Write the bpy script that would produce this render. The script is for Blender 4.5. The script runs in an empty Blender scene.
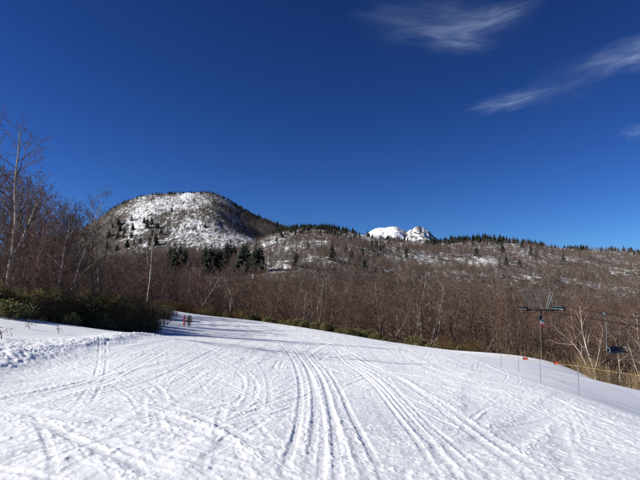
import bpy, math, random
import numpy as np

R = math.radians
rng = np.random.default_rng(7)
random.seed(7)
sc = bpy.context.scene
COL = sc.collection

# ------------------------------------------------------------------ camera
F, HY, EYE = 520.0, 290.0, 1.6          # focal length and eye level in photo pixels
cam = bpy.data.cameras.new('camera')
cam.sensor_width = 36.0
cam.lens = F / 640 * 36
cam.clip_start = 0.1
cam.clip_end = 12000
cam_o = bpy.data.objects.new('camera', cam)
COL.objects.link(cam_o)
cam_o.location = (0, 0, EYE)
cam_o.rotation_euler = (R(90) + math.atan((HY - 240) / F), 0, 0)
sc.camera = cam_o

# ------------------------------------------------------------------ light
SUN_AZ, SUN_EL = R(-98), R(31)
world = bpy.data.worlds.new('World')
sc.world = world
world.use_nodes = True
wn, wl = world.node_tree.nodes, world.node_tree.links
bg = wn['Background']
bg.inputs[1].default_value = 0.1
sky = wn.new('ShaderNodeTexSky')
sky.sky_type = 'NISHITA'
sky.sun_disc = False
sky.sun_elevation = SUN_EL
sky.sun_rotation = SUN_AZ
sky.altitude = 1500
sky.air_density = 1.0
sky.dust_density = 0.2
sky.ozone_density = 2.0


def wmath(op, a, b=None, c=None):
    n = wn.new('ShaderNodeMath')
    n.operation = op
    for i, v in enumerate((a, b, c)):
        if v is None:
            continue
        if isinstance(v, (int, float)):
            n.inputs[i].default_value = v
        else:
            wl.new(v, n.inputs[i])
    return n.outputs[0]


def wvec(op, a, b):
    n = wn.new('ShaderNodeVectorMath')
    n.operation = op
    for i, v in enumerate((a, b)):
        if isinstance(v, (tuple, list)):
            n.inputs[i].default_value = v
        else:
            wl.new(v, n.inputs[i])
    return n.outputs[0]


g = wn.new('ShaderNodeGamma')
wl.new(wvec('MULTIPLY', sky.outputs[0], (0.1, 0.1, 0.1)), g.inputs[0])
g.inputs[1].default_value = 1.6
sky_col = wvec('MULTIPLY', g.outputs[0], (2.85, 4.8, 8.0))
# thin cirrus: wisps given by their compass bearing and height in the sky
geo = wn.new('ShaderNodeTexCoord')
sep = wn.new('ShaderNodeSeparateXYZ')
wl.new(geo.outputs['Generated'], sep.inputs[0])
az = wmath('ARCTAN2', sep.outputs[0], sep.outputs[1])
el = wmath('ARCSINE', sep.outputs[2])
ang = wn.new('ShaderNodeCombineXYZ')
wl.new(az, ang.inputs[0])
wl.new(el, ang.inputs[1])


def cirrus(a0, e0, rot, sx, sy, amp, nscale, soft=0.9):
    mp = wn.new('ShaderNodeMapping')
    mp.vector_type = 'TEXTURE'
    mp.inputs['Location'].default_value = (R(a0), R(e0), 0)
    mp.inputs['Rotation'].default_value = (0, 0, R(rot))
    mp.inputs['Scale'].default_value = (R(sx), R(sy), 1)
    wl.new(ang.outputs[0], mp.inputs[0])
    # warp
    nz = wn.new('ShaderNodeTexNoise')
    nz.inputs['Scale'].default_value = 1.3
    nz.inputs['Detail'].default_value = 4
    wl.new(mp.outputs[0], nz.inputs['Vector'])
    wp = wvec('MULTIPLY', wvec('SUBTRACT', nz.outputs['Color'], (0.5, 0.5, 0.5)), (0.9, 0.9, 0))
    p = wvec('ADD', mp.outputs[0], wp)
    ln = wn.new('ShaderNodeVectorMath')
    ln.operation = 'LENGTH'
    wl.new(wvec('MULTIPLY', p, (1, 1, 0)), ln.inputs[0])
    mr = wn.new('ShaderNodeMapRange')
    mr.interpolation_type = 'SMOOTHSTEP'
    mr.inputs[1].default_value = 1.0
    mr.inputs[2].default_value = 0.0
    wl.new(ln.outputs['Value'], mr.inputs[0])
    n2 = wn.new('ShaderNodeTexNoise')
    n2.inputs['Scale'].default_value = nscale
    n2.inputs['Detail'].default_value = 10
    n2.inputs['Roughness'].default_value = 0.56
    n2.inputs['Distortion'].default_value = 0.25
    wl.new(wvec('MULTIPLY', p, (0.8, 1.6, 1)), n2.inputs['Vector'])
    m2 = wn.new('ShaderNodeMapRange')
    m2.inputs[1].default_value = 0.28
    m2.inputs[2].default_value = 0.74
    wl.new(n2.outputs[0], m2.inputs[0])
    return wmath('MULTIPLY', wmath('MULTIPLY', mr.outputs[0], m2.outputs[0]), amp)


wisps = [cirrus(13.5, 27.4, -6, 11.0, 3.2, 0.20, 1.9), cirrus(19.0, 27.2, 8, 6.5, 1.5, 0.30, 1.8), cirrus(15.5, 25.6, -14, 5.0, 1.5, 0.25, 1.6),
         cirrus(20.8, 19.2, 7, 5.2, 1.15, 0.36, 2.0), cirrus(32.2, 21.7, 6, 5.6, 1.9, 0.42, 1.8),
         cirrus(26.5, 20.4, 14, 6.0, 2.4, 0.09, 1.8), cirrus(32.0, 14.8, 8, 1.8, 0.9, 0.22, 1.6),
         cirrus(47.0, 24.0, 12, 12.0, 4.0, 0.4, 1.8), cirrus(75.0, 22.0, -6, 14.0, 4.0, 0.3, 1.8)]
tot = wisps[0]
for w_ in wisps[1:]:
    tot = wmath('ADD', tot, w_)
tot = wmath('MINIMUM', tot, 0.62)
mixc = wn.new('ShaderNodeMix')
mixc.data_type = 'RGBA'
wl.new(tot, mixc.inputs[0])
wl.new(sky_col, mixc.inputs[6])
mixc.inputs[7].default_value = (3.2, 4.0, 5.4, 1)
wl.new(mixc.outputs[2], bg.inputs[0])

sun = bpy.data.lights.new('sun', 'SUN')
sun.energy = 4.2
sun.angle = R(0.53)
sun.color = (1.0, 0.965, 0.885)
sun_o = bpy.data.objects.new('sun', sun)
COL.objects.link(sun_o)
sun_o.rotation_euler = (R(90) - SUN_EL, 0, -SUN_AZ + R(180))   # light comes from bearing SUN_AZ
sun_o.location = (-60, 0, 40)

vs = sc.view_settings
vs.view_transform = 'Standard'
vs.look = 'None'
vs.gamma = 1.0
vs.use_curve_mapping = False
vs.exposure = 0.66
sc.cycles.max_bounces = 4
sc.cycles.diffuse_bounces = 2
sc.cycles.transparent_max_bounces = 4
sc.cycles.use_denoising = True
sc.cycles.use_adaptive_sampling = True
sc.cycles.adaptive_threshold = 0.015


# ------------------------------------------------------------------ helpers
def tag(o, label=None, cat=None, group=None, kind=None):
    if label: o['label'] = label
    if cat: o['category'] = cat
    if group: o['group'] = group
    if kind: o['kind'] = kind
    return o


def make_mesh(name, V, F, mats, smooth=False, midx=None):
    """V (n,3) array; F (m,k) array or list of arrays with 3 or 4 columns."""
    if not isinstance(F, (list, tuple)):
        F = [F]
    F = [f for f in F if len(f)]
    me = bpy.data.meshes.new(name)
    V = np.asarray(V, dtype=np.float32)
    me.vertices.add(len(V))
    me.vertices.foreach_set('co', V.ravel())
    loops = np.concatenate([np.asarray(f, dtype=np.int32).ravel() for f in F])
    sizes = np.concatenate([np.full(len(f), f.shape[1], dtype=np.int32) for f in F])
    starts = np.concatenate([[0], np.cumsum(sizes)[:-1]]).astype(np.int32)
    me.loops.add(len(loops))
    me.loops.foreach_set('vertex_index', loops)
    me.polygons.add(len(sizes))
    me.polygons.foreach_set('loop_start', starts)
    for m in (mats if isinstance(mats, (list, tuple)) else [mats]):
        me.materials.append(m)
    if midx is not None:
        me.polygons.foreach_set('material_index', np.asarray(midx, dtype=np.int32))
    me.polygons.foreach_set('use_smooth', np.full(len(sizes), smooth, dtype=bool))
    me.update(calc_edges=True)
    me.validate()
    return me


def obj(name, me, parent=None, loc=(0, 0, 0), rz=0.0, s=1.0):
    o = bpy.data.objects.new(name, me)
    COL.objects.link(o)
    o.location = loc
    o.rotation_euler = (0, 0, rz)
    o.scale = (s, s, s) if isinstance(s, (int, float)) else s
    if parent is not None:
        o.parent = parent
    return o


def empty(name, loc=(0, 0, 0), rz=0.0, s=1.0):
    o = obj(name, None, None, loc, rz, s)
    o.empty_display_size = 0.3
    return o


def tubes(P0, P1, R0, R1, k):
    """independent k-sided tapered prisms, one per segment"""
    P0, P1 = np.asarray(P0, float), np.asarray(P1, float)
    R0, R1 = np.asarray(R0, float), np.asarray(R1, float)
    n = len(P0)
    d = P1 - P0
    d /= np.maximum(np.linalg.norm(d, axis=1, keepdims=True), 1e-9)
    ref = np.where(np.abs(d[:, 2:3]) < 0.9, np.array([[0, 0, 1.0]]), np.array([[1.0, 0, 0]]))
    a = np.cross(d, ref)
    a /= np.linalg.norm(a, axis=1, keepdims=True)
    b = np.cross(d, a)
    th = np.arange(k) * 2 * math.pi / k
    ring = np.cos(th)[None, :, None] * a[:, None, :] + np.sin(th)[None, :, None] * b[:, None, :]
    V = np.concatenate([P0[:, None] + ring * R0[:, None, None], P1[:, None] + ring * R1[:, None, None]], 1)
    i = np.arange(k)
    q = np.stack([i, (i + 1) % k, (i + 1) % k + k, i + k], 1)
    Fq = (np.arange(n)[:, None, None] * 2 * k + q[None]).reshape(-1, 4)
    return V.reshape(-1, 3), Fq


def join(parts):
    Vs, Fs, off = [], [], 0
    for V, Fq in parts:
        Vs.append(V)
        Fs.append(Fq + off)
        off += len(V)
    return np.concatenate(Vs), Fs


def boxes(lst):
    """list of (cx,cy,cz,sx,sy,sz) -> arrays"""
    base = np.array([[x, y, z] for x in (-.5, .5) for y in (-.5, .5) for z in (-.5, .5)])
    fq = np.array([[0, 1, 3, 2], [4, 6, 7, 5], [0, 4, 5, 1], [2, 3, 7, 6], [0, 2, 6, 4], [1, 5, 7, 3]])
    Vs, Fs = [], []
    for j, (cx, cy, cz, sx, sy, sz) in enumerate(lst):
        Vs.append(base * (sx, sy, sz) + (cx, cy, cz))
        Fs.append(fq + 8 * j)
    return np.concatenate(Vs), np.concatenate(Fs)


# ------------------------------------------------------------------ materials
def mat(name, rough=0.8, spec=0.2):
    m = bpy.data.materials.new(name)
    m.use_nodes = True
    b = m.node_tree.nodes['Principled BSDF']
    b.inputs['Roughness'].default_value = rough
    b.inputs['Specular IOR Level'].default_value = spec
    return m, m.node_tree.nodes, m.node_tree.links, b


def noise_mat(name, c1, c2, scale=3.0, detail=4, lo=0.35, hi=0.65, rough=0.85, spec=0.15, rnd=0.0, coord='Object', bump=0.0, bscale=None, thin=0.0):
    m, n, l, b = mat(name, rough, spec)
    tc = n.new('ShaderNodeTexCoord')
    nz = n.new('ShaderNodeTexNoise')
    nz.inputs['Scale'].default_value = scale
    nz.inputs['Detail'].default_value = detail
    l.new(tc.outputs[coord], nz.inputs['Vector'])
    mr = n.new('ShaderNodeMapRange')
    mr.inputs[1].default_value = lo
    mr.inputs[2].default_value = hi
    l.new(nz.outputs[0], mr.inputs[0])
    mx = n.new('ShaderNodeMix')
    mx.data_type = 'RGBA'
    mx.inputs[6].default_value = (*c1, 1)
    mx.inputs[7].default_value = (*c2, 1)
    l.new(mr.outputs[0], mx.inputs[0])
    out = mx.outputs[2]
    if rnd > 0:       # every copy has its own slight tone
        oi = n.new('ShaderNodeObjectInfo')
        hs = n.new('ShaderNodeHueSaturation')
        r2 = n.new('ShaderNodeMapRange')
        r2.inputs[3].default_value = 1 - rnd
        r2.inputs[4].default_value = 1 + rnd
        l.new(oi.outputs['Random'], r2.inputs[0])
        l.new(r2.outputs[0], hs.inputs['Value'])
        r3 = n.new('ShaderNodeMath')
        r3.operation = 'MULTIPLY_ADD'
        l.new(oi.outputs['Random'], r3.inputs[0])
        r3.inputs[1].default_value = -0.03
        r3.inputs[2].default_value = 0.515
        l.new(r3.outputs[0], hs.inputs['Hue'])
        l.new(out, hs.inputs['Color'])
        out = hs.outputs[0]
    l.new(out, b.inputs['Base Color'])
    if thin > 0:
        tr_ = n.new('ShaderNodeBsdfTranslucent')
        l.new(out, tr_.inputs[0])
        ms = n.new('ShaderNodeMixShader')
        ms.inputs[0].default_value = thin
        l.new(b.outputs[0], ms.inputs[1])
        l.new(tr_.outputs[0], ms.inputs[2])
        l.new(ms.outputs[0], n['Material Output'].inputs[0])
    if bump > 0:
        bz = n.new('ShaderNodeTexNoise')
        bz.inputs['Scale'].default_value = bscale or scale * 4
        bz.inputs['Detail'].default_value = 5
        l.new(tc.outputs[coord], bz.inputs['Vector'])
        bp = n.new('ShaderNodeBump')
        bp.inputs['Strength'].default_value = bump
        bp.inputs['Distance'].default_value = 0.05
        l.new(bz.outputs[0], bp.inputs['Height'])
        l.new(bp.outputs[0], b.inputs['Normal'])
    return m


def plain(name, c, rough=0.6, spec=0.3, metal=0.0):
    """a paint or metal with slight weathering"""
    m = noise_mat(name, c, tuple(v * 0.72 for v in c), 9.0, 5, 0.35, 0.75, rough, spec)
    m.node_tree.nodes['Principled BSDF'].inputs['Metallic'].default_value = metal
    return m


def snow_piste_mat():
    m, n, l, b = mat('groomed_snow', 0.55, 0.25)
    tc = n.new('ShaderNodeTexCoord')
    att = n.new('ShaderNodeAttribute')
    att.attribute_name = 'litter'
    big = n.new('ShaderNodeTexNoise')
    big.inputs['Scale'].default_value = 0.45
    big.inputs['Detail'].default_value = 6
    l.new(tc.outputs['Object'], big.inputs['Vector'])
    mx = n.new('ShaderNodeMix')
    mx.data_type = 'RGBA'
    mx.inputs[6].default_value = (0.84, 0.85, 0.865, 1)
    mx.inputs[7].default_value = (0.90, 0.905, 0.91, 1)
    l.new(big.outputs[0], mx.inputs[0])
    # leaf litter and dead grass poking through under the trees
    ln = n.new('ShaderNodeTexNoise')
    ln.inputs['Scale'].default_value = 2.2
    ln.inputs['Detail'].default_value = 6
    l.new(tc.outputs['Object'], ln.inputs['Vector'])
    ma = n.new('ShaderNodeMath')
    ma.operation = 'ADD'
    l.new(att.outputs['Fac'], ma.inputs[0])
    l.new(ln.outputs[0], ma.inputs[1])
    mr = n.new('ShaderNodeMapRange')
    mr.inputs[1].default_value = 0.93
    mr.inputs[2].default_value = 1.07
    l.new(ma.outputs[0], mr.inputs[0])
    m2 = n.new('ShaderNodeMix')
    m2.data_type = 'RGBA'
    l.new(mr.outputs[0], m2.inputs[0])
    l.new(mx.outputs[2], m2.inputs[6])
    m2.inputs[7].default_value = (0.09, 0.062, 0.045, 1)
    l.new(m2.outputs[2], b.inputs['Base Color'])
    # fine crust
    n1 = n.new('ShaderNodeTexNoise')
    n1.inputs['Scale'].default_value = 14
    n1.inputs['Detail'].default_value = 8
    n1.inputs['Roughness'].default_value = 0.72
    l.new(tc.outputs['Object'], n1.inputs['Vector'])
    n2 = n.new('ShaderNodeTexNoise')
    n2.inputs['Scale'].default_value = 70
    n2.inputs['Detail'].default_value = 3
    l.new(tc.outputs['Object'], n2.inputs['Vector'])
    ad = n.new('ShaderNodeMath')
    ad.operation = 'MULTIPLY_ADD'
    l.new(n2.outputs[0], ad.inputs[0])
    ad.inputs[1].default_value = 0.25
    l.new(n1.outputs[0], ad.inputs[2])
    bp = n.new('ShaderNodeBump')
    bp.inputs['Strength'].default_value = 0.5
    bp.inputs['Distance'].default_value = 0.025
    l.new(ad.outputs[0], bp.inputs['Height'])
    l.new(bp.outputs[0], b.inputs['Normal'])
    return m


def hill_mat(name, snow_c, lit_c, thr, scale, w=0.10):
    m, n, l, b = mat(name, 0.8, 0.1)
    tc = n.new('ShaderNodeTexCoord')
    nz = n.new('ShaderNodeTexNoise')
    nz.inputs['Scale'].default_value = scale
    nz.inputs['Detail'].default_value = 10
    nz.inputs['Roughness'].default_value = 0.78
    mp = n.new('ShaderNodeMapping')
    mp.inputs['Scale'].default_value = (1, 0.4, 0.4)
    l.new(tc.outputs['Object'], mp.inputs[0])
    l.new(mp.outputs[0], nz.inputs['Vector'])
    att = n.new('ShaderNodeAttribute')
    att.attribute_name = 'litter'
    ad = n.new('ShaderNodeMath')
    ad.operation = 'ADD'
    l.new(nz.outputs[0], ad.inputs[0])
    l.new(att.outputs['Fac'], ad.inputs[1])
    mr = n.new('ShaderNodeMapRange')
    mr.inputs[1].default_value = thr - w
    mr.inputs[2].default_value = thr + w
    l.new(ad.outputs[0], mr.inputs[0])
    mx = n.new('ShaderNodeMix')
    mx.data_type = 'RGBA'
    mx.inputs[6].default_value = (*snow_c, 1)
    mx.inputs[7].default_value = (*lit_c, 1)
    l.new(mr.outputs[0], mx.inputs[0])
    n3 = n.new('ShaderNodeTexNoise')
    n3.inputs['Scale'].default_value = scale * 2.3
    n3.inputs['Detail'].default_value = 9
    n3.inputs['Roughness'].default_value = 0.8
    l.new(mp.outputs[0], n3.inputs['Vector'])
    m4 = n.new('ShaderNodeMapRange')
    m4.inputs[1].default_value = 0.42
    m4.inputs[2].default_value = 0.6
    l.new(n3.outputs[0], m4.inputs[0])
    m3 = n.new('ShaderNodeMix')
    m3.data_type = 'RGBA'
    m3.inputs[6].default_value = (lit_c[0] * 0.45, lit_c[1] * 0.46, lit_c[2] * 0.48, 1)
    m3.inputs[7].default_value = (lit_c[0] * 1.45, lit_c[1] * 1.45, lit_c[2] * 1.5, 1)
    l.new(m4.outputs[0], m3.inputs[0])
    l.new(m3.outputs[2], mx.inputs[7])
    l.new(mx.outputs[2], b.inputs['Base Color'])
    return m


M_SNOW = snow_piste_mat()
M_HILL = hill_mat('forest_floor_snow', (0.80, 0.805, 0.81), (0.10, 0.083, 0.065), 0.467, 0.26, 0.055)
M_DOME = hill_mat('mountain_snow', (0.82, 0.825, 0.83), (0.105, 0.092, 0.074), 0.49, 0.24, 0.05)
M_PEAK = hill_mat('rocky_snow', (0.86, 0.87, 0.89), (0.15, 0.14, 0.13), 0.56, 0.03, 0.05)
M_BIRCH = noise_mat('birch_bark', (0.42, 0.36, 0.30), (0.19, 0.145, 0.115), 2.6, 5, 0.40, 0.68, rnd=0.12, bump=0.4)
M_PALE = noise_mat('pale_birch_bark', (0.56, 0.48, 0.38), (0.30, 0.23, 0.17), 2.2, 5, 0.42, 0.72, rnd=0.12, bump=0.4)
M_BARK = noise_mat('brown_bark', (0.17, 0.125, 0.10), (0.09, 0.062, 0.048), 3.0, 4, rnd=0.2, bump=0.4)
M_TWIG = noise_mat('bare_twig', (0.175, 0.108, 0.080), (0.108, 0.070, 0.053), 0.6, 3, rnd=0.25)
M_TWIG_G = noise_mat('grey_twig', (0.19, 0.14, 0.11), (0.12, 0.085, 0.064), 0.6, 3, rnd=0.25)
M_TWIG_F = noise_mat('frosted_twig', (0.34, 0.30, 0.27), (0.15, 0.11, 0.09), 0.5, 3, rnd=0.25)
M_FIR = noise_mat('fir_needles', (0.016, 0.026, 0.018), (0.034, 0.044, 0.026), 1.2, 3, rnd=0.25)
M_SHRUB = noise_mat('dark_evergreen_leaf', (0.075, 0.085, 0.03), (0.21, 0.19, 0.075), 1.6, 3, rnd=0.2, rough=0.5, spec=0.35, thin=0.5)
M_SASA = noise_mat('yellow_green_bamboo_grass', (0.10, 0.115, 0.035), (0.21, 0.18, 0.075), 1.0, 3, rnd=0.2, rough=0.6, thin=0.35)
M_STRAW = noise_mat('dry_straw', (0.25, 0.18, 0.10), (0.15, 0.105, 0.06), 2.0, 3, rnd=0.2)
M_DEAD = noise_mat('dead_brown_leaf', (0.17, 0.09, 0.05), (0.10, 0.06, 0.035), 2.0, 3, rnd=0.2, thin=0.35)

# ------------------------------------------------------------------ terrain shape
def pix(px, py, d):
    """photo pixel at forward distance d -> world point"""
    return ((px - 320) / F * d, d, EYE + (HY - py) / F * d)


ctrl = [pix(*p) for p in (
    (320, 480, 4.38), (0, 480, 4.1), (640, 480, 5.7), (160, 480, 4.2), (480, 480, 5.0),
    (320, 400, 9.3), (320, 360, 18.5), (320, 340, 32), (300, 326.5, 50), (250, 319.5, 53), (350, 334.5, 48),
    (150, 400, 7.8), (150, 365, 12.5), (205, 336, 25), (240, 350, 18),
    (450, 400, 10.8), (450, 370, 18), (560, 440, 8.7), (400, 343, 42), (450, 351, 38.5),
    (573, 395, 13.8), (628, 411, 12.2), (536, 381, 16.8), (500, 368, 21.5), (462, 353, 31),
    (500, 356, 42), (558, 364, 37), (590, 379, 31), (640, 392, 29), (700, 404, 27), (690, 432, 14),
    (0, 320, 17.5), (60, 323, 20), (100, 329, 23), (150, 333, 26), (0, 366, 11.5), (-60, 345, 12),
    (190, 313, 55), (165, 321, 44), (215, 316, 54), (100, 318, 30), (60, 312, 28))]
ctrl += [(0, 0, 0), (-4, 0, 0.2), (4, 0, -0.45), (8, 0, -1.2), (0, -8, 0.5),
         (-14, 72, -3.2), (-2, 68, -4.6), (8, 62, -6.2), (16, 54, -7.2), (21, 42, -7.0), (22.5, 32, -6.4), (23, 20, -6.0), (18, 8, -4.4), (14, -6, -2.6),
         (-18, 32, 1.0), (-24, 50, 1.6), (-14, 10, 1.1), (-20, 2, 1.8), (-14, -12, 1.8), (-34, 20, 2.6), (-36, 60, 2.4), (-60, 30, 5), (-60, -30, 6), (-26, 80, 0.0),
         (0, 90, -8), (20, 80, -11), (40, 60, -12), (40, 30, -11), (44, 0, -10), (34, -30, -6), (0, -40, 3), (70, 60, -15), (70, 0, -15), (60, -50, -10), (-20, -60, 5), (-60, 90, 3), (40, 100, -13), (-30, 105, -2)]
ctrl = np.array(ctrl)
CX, CZ = ctrl[:, :2], ctrl[:, 2]


def tps_phi(r2):
    return 0.5 * r2 * np.log(np.maximum(r2, 1e-9))


nC = len(CX)
D2 = ((CX[:, None] - CX[None]) ** 2).sum(2)
A = np.zeros((nC + 3, nC + 3))
A[:nC, :nC] = tps_phi(D2) + np.eye(nC) * 1.0
A[:nC, nC] = 1
A[:nC, nC + 1:] = CX
A[nC, :nC] = 1
A[nC + 1:, :nC] = CX.T
W = np.linalg.solve(A, np.concatenate([CZ, np.zeros(3)]))


def z_near(x, y):
    out = np.empty(x.size)
    P = np.stack([x.ravel(), y.ravel()], 1)
    for i in range(0, len(P), 60000):
        p = P[i:i + 60000]
        d2 = ((p[:, None] - CX[None]) ** 2).sum(2)
        out[i:i + 60000] = tps_phi(d2) @ W[:nC] + W[nC] + p @ W[nC + 1:]
    return out.reshape(x.shape)


# smooth lattice noise
_perm = rng.random((8, 256, 256))


def vnoise(x, y, k=0):
    xi, yi = np.floor(x).astype(int), np.floor(y).astype(int)
    fx, fy = x - xi, y - yi
    fx, fy = fx * fx * (3 - 2 * fx), fy * fy * (3 - 2 * fy)
    T = _perm[k]
    a, b = T[xi & 255, yi & 255], T[(xi + 1) & 255, yi & 255]
    c, d = T[xi & 255, (yi + 1) & 255], T[(xi + 1) & 255, (yi + 1) & 255]
    return (a * (1 - fx) + b * fx) * (1 - fy) + (c * (1 - fx) + d * fx) * fy


def fbm(x, y, o=4, k=0):
    s, a = 0, 0.5
    for i in range(o):
        s = s + a * (vnoise(x * 2 ** i + 17 * i, y * 2 ** i + 31 * i, (k + i) % 8) - 0.5)
        a *= 0.5
    return s * 2


def sstep(a, b, x):
    t = np.clip((x - a) / (b - a), 0, 1)
    return t * t * (3 - 2 * t)


# ridge of the wooded hill and of the snowy dome, as bearing -> photo height
RX = np.array([-3000, -400, -150, 0, 60, 120, 200, 240, 262, 280, 300, 330, 360, 400, 430, 462, 490, 520, 560, 640, 760, 1000, 3000])
RY = np.array([262, 262, 262, 262, 262, 258, 254, 250, 238, 230, 227, 227, 233, 240, 242, 239, 238, 242, 247, 251, 254, 258, 262]) + 1.0
RD = np.array([480, 480, 480, 480, 480, 480, 480, 520, 560, 600, 600, 590, 570, 560, 560, 560, 560, 560, 570, 600, 620, 620, 620])
DX = np.array([-200, -60, 20, 60, 96, 110, 122, 135, 150, 170, 190, 206, 216, 226, 240, 258, 276, 300, 330, 380])
DY = np.array([285, 268, 254, 240, 219, 208, 201.5, 196.5, 193.5, 192.5, 191.5, 191.5, 193.5, 198.5, 207.5, 217, 223.5, 232, 248, 275])


def z_far(x, y):
    r = np.hypot(x, y)
    azim = np.arctan2(x, y)
    u = np.tan(np.clip(azim, -1.35, 1.35))
    p = 320 + F * u
    cosa = np.maximum(np.cos(np.clip(azim, -1.35, 1.35)), 0.25)
    Yd = r * cosa
    rd = np.interp(p, RX, RD)
    zr = EYE + (HY - np.interp(p, RX, RY)) / F * rd
    zv = np.interp(p, [-400, 0, 200, 400, 640, 900], [2, 0, -6, -12, -15, -16])
    s = (Yd - 95) / (rd - 95)
    up = zv + (zr - zv) * np.where(s > 0, np.abs(s) ** 1.25, 0)
    over = np.where(s > 1, zr - 0.12 * (Yd - rd), up)
    h = over + fbm(x / 70 + 5, y / 70 + 9, 4, 2) * 9 * sstep(100, 260, Yd) * (1 - 0.75 * sstep(0.75, 1.0, s))
    return h


def z_dome(x, y):
    u = x / np.maximum(y, 1)
    p = 320 + F * u
    zr = EYE + (HY - np.interp(p, DX, DY)) / F * 950
    t = (y - 520) / (950 - 520)
    front = -30 + (zr + 30) * np.clip(t, 0, 1) ** 0.85
    h = np.where(t > 1, zr - 0.25 * (y - 950), front)
    h = h + fbm(x / 90 + 3, y / 90 + 1, 5, 3) * 16 * (1 - sstep(0.72, 0.98, t)) * sstep(0.0, 0.2, t)
    return h


def zg(x, y):
    """the ground: piste shoulder near the camera, wooded hillside beyond"""
    x, y = np.asarray(x, float), np.asarray(y, float)
    r = np.hypot(x, y)
    w = sstep(62, 105, r)
    zn = z_near(x, y)
    zf = z_far(x, y)
    return zn * (1 - w) + zf * w


def zg1(x, y):
    return float(zg(np.array([x]), np.array([y]))[0])


def hit(px, py, lo=3.0, hi=1400.0, fn=zg, n=2500):
    """first point where the sight line through a photo pixel meets the ground"""
    d = np.geomspace(lo, hi, n)
    x, z = (px - 320) / F * d, EYE + (HY - py) / F * d
    below = z < fn(x, d)
    i = int(np.argmax(below)) if below.any() else n - 1
    return float(x[i]), float(d[i]), float(fn(x[i:i + 1], d[i:i + 1])[0])


# ------------------------------------------------------------------ ski tracks and berm: relief of the piste
GX0, GY0, GS = -17.0, 2.0, 0.018
NX, NY = int(30 / GS), int(58 / GS)
H = np.zeros((NX, NY), np.float32)


def smooth_path(pts, step=0.0115):
    pts = np.asarray(pts, float)
    for _ in range(4):                                   # corner cutting
        q = 0.75 * pts[:-1] + 0.25 * pts[1:]
        s = 0.25 * pts[:-1] + 0.75 * pts[1:]
        pts = np.concatenate([pts[:1], np.stack([q, s], 1).reshape(-1, 2), pts[-1:]])
    L = np.concatenate([[0], np.cumsum(np.hypot(*np.diff(pts, axis=0).T))])
    t = np.arange(0, L[-1], step)
    return np.stack([np.interp(t, L, pts[:, 0]), np.interp(t, L, pts[:, 1])], 1), t


def stamp(pts, prof, half, fade=2.2, keep=0.5):
    """press a cross-section prof(offset, along) into the relief along a path"""
    P, t = smooth_path(pts)
    if len(P) < 8:
        return
    T = np.gradient(P, axis=0)
    T /= np.maximum(np.linalg.norm(T, axis=1, keepdims=True), 1e-9)
    Nn = np.stack([T[:, 1], -T[:, 0]], 1)
    o = np.arange(-half, half, GS * 0.6)
    Q = P[:, None] + Nn[:, None] * o[None, :, None]
    ix = ((Q[..., 0] - GX0) / GS).astype(int)
    iy = ((Q[..., 1] - GY0) / GS).astype(int)
    ok = (ix > 1) & (ix < NX - 2) & (iy > 1) & (iy < NY - 2)
    env = np.minimum(1, np.minimum(t, t[-1] - t) / fade)[:, None]
    val, w = prof(o[None, :] + 0 * t[:, None], t[:, None] + 0 * o[None, :])
    val, w = val * env, w * env * keep
    ix, iy, val, w = ix[ok], iy[ok], val[ok], w[ok]
    H[ix, iy] = H[ix, iy] * (1 - w) + val


def ski(depth, wid, ridge, side):
    ph = rng.random() * 100
    def f(o, t):
        d = depth * (0.65 + 0.7 * vnoise(t * 1.1 + ph, t * 0 + 3, 1))
        o = o + 0.16 * wid * (vnoise(t * 5 + ph, o * 0 + 7, 3) - 0.5) + 0.10 * wid * (vnoise(t * 23 + ph, o * 0 + 2, 5) - 0.5)
        a = np.exp(-(o / wid) ** 6)
        c1 = np.exp(-((o - side * wid * 1.6) / (wid * 0.7)) ** 2)
        c2 = np.exp(-((o + side * wid * 1.6) / (wid * 0.6)) ** 2)
        rag = 0.1 + 1.8 * vnoise(t * 16 + ph, o * 34, 2) ** 1.5
        return -d * a + ridge * c1 * rag + 0.35 * ridge * c2 * rag, np.clip(a + c1, 0, 1)
    return f


def ground_px(px, py):
    x, y, z = hit(px, py, 3.0, 60, zg, 900)
    return (x, y)


def track_px(pix_pts, kind='ski', pair=0.0, depth=0.03, wid=0.05, ridge=0.02):
    pts = np.array([ground_px(*p) for p in pix_pts])
    offs = [0] if pair == 0 else [-pair / 2, pair / 2]
    T = np.gradient(pts, axis=0)
    T /= np.linalg.norm(T, axis=1, keepdims=True)
    Nn = np.stack([T[:, 1], -T[:, 0]], 1)
    for o in offs:
        stamp(pts + Nn * o, ski(depth, wid, ridge, random.choice((-1, 1))), wid * 3.2)


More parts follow.
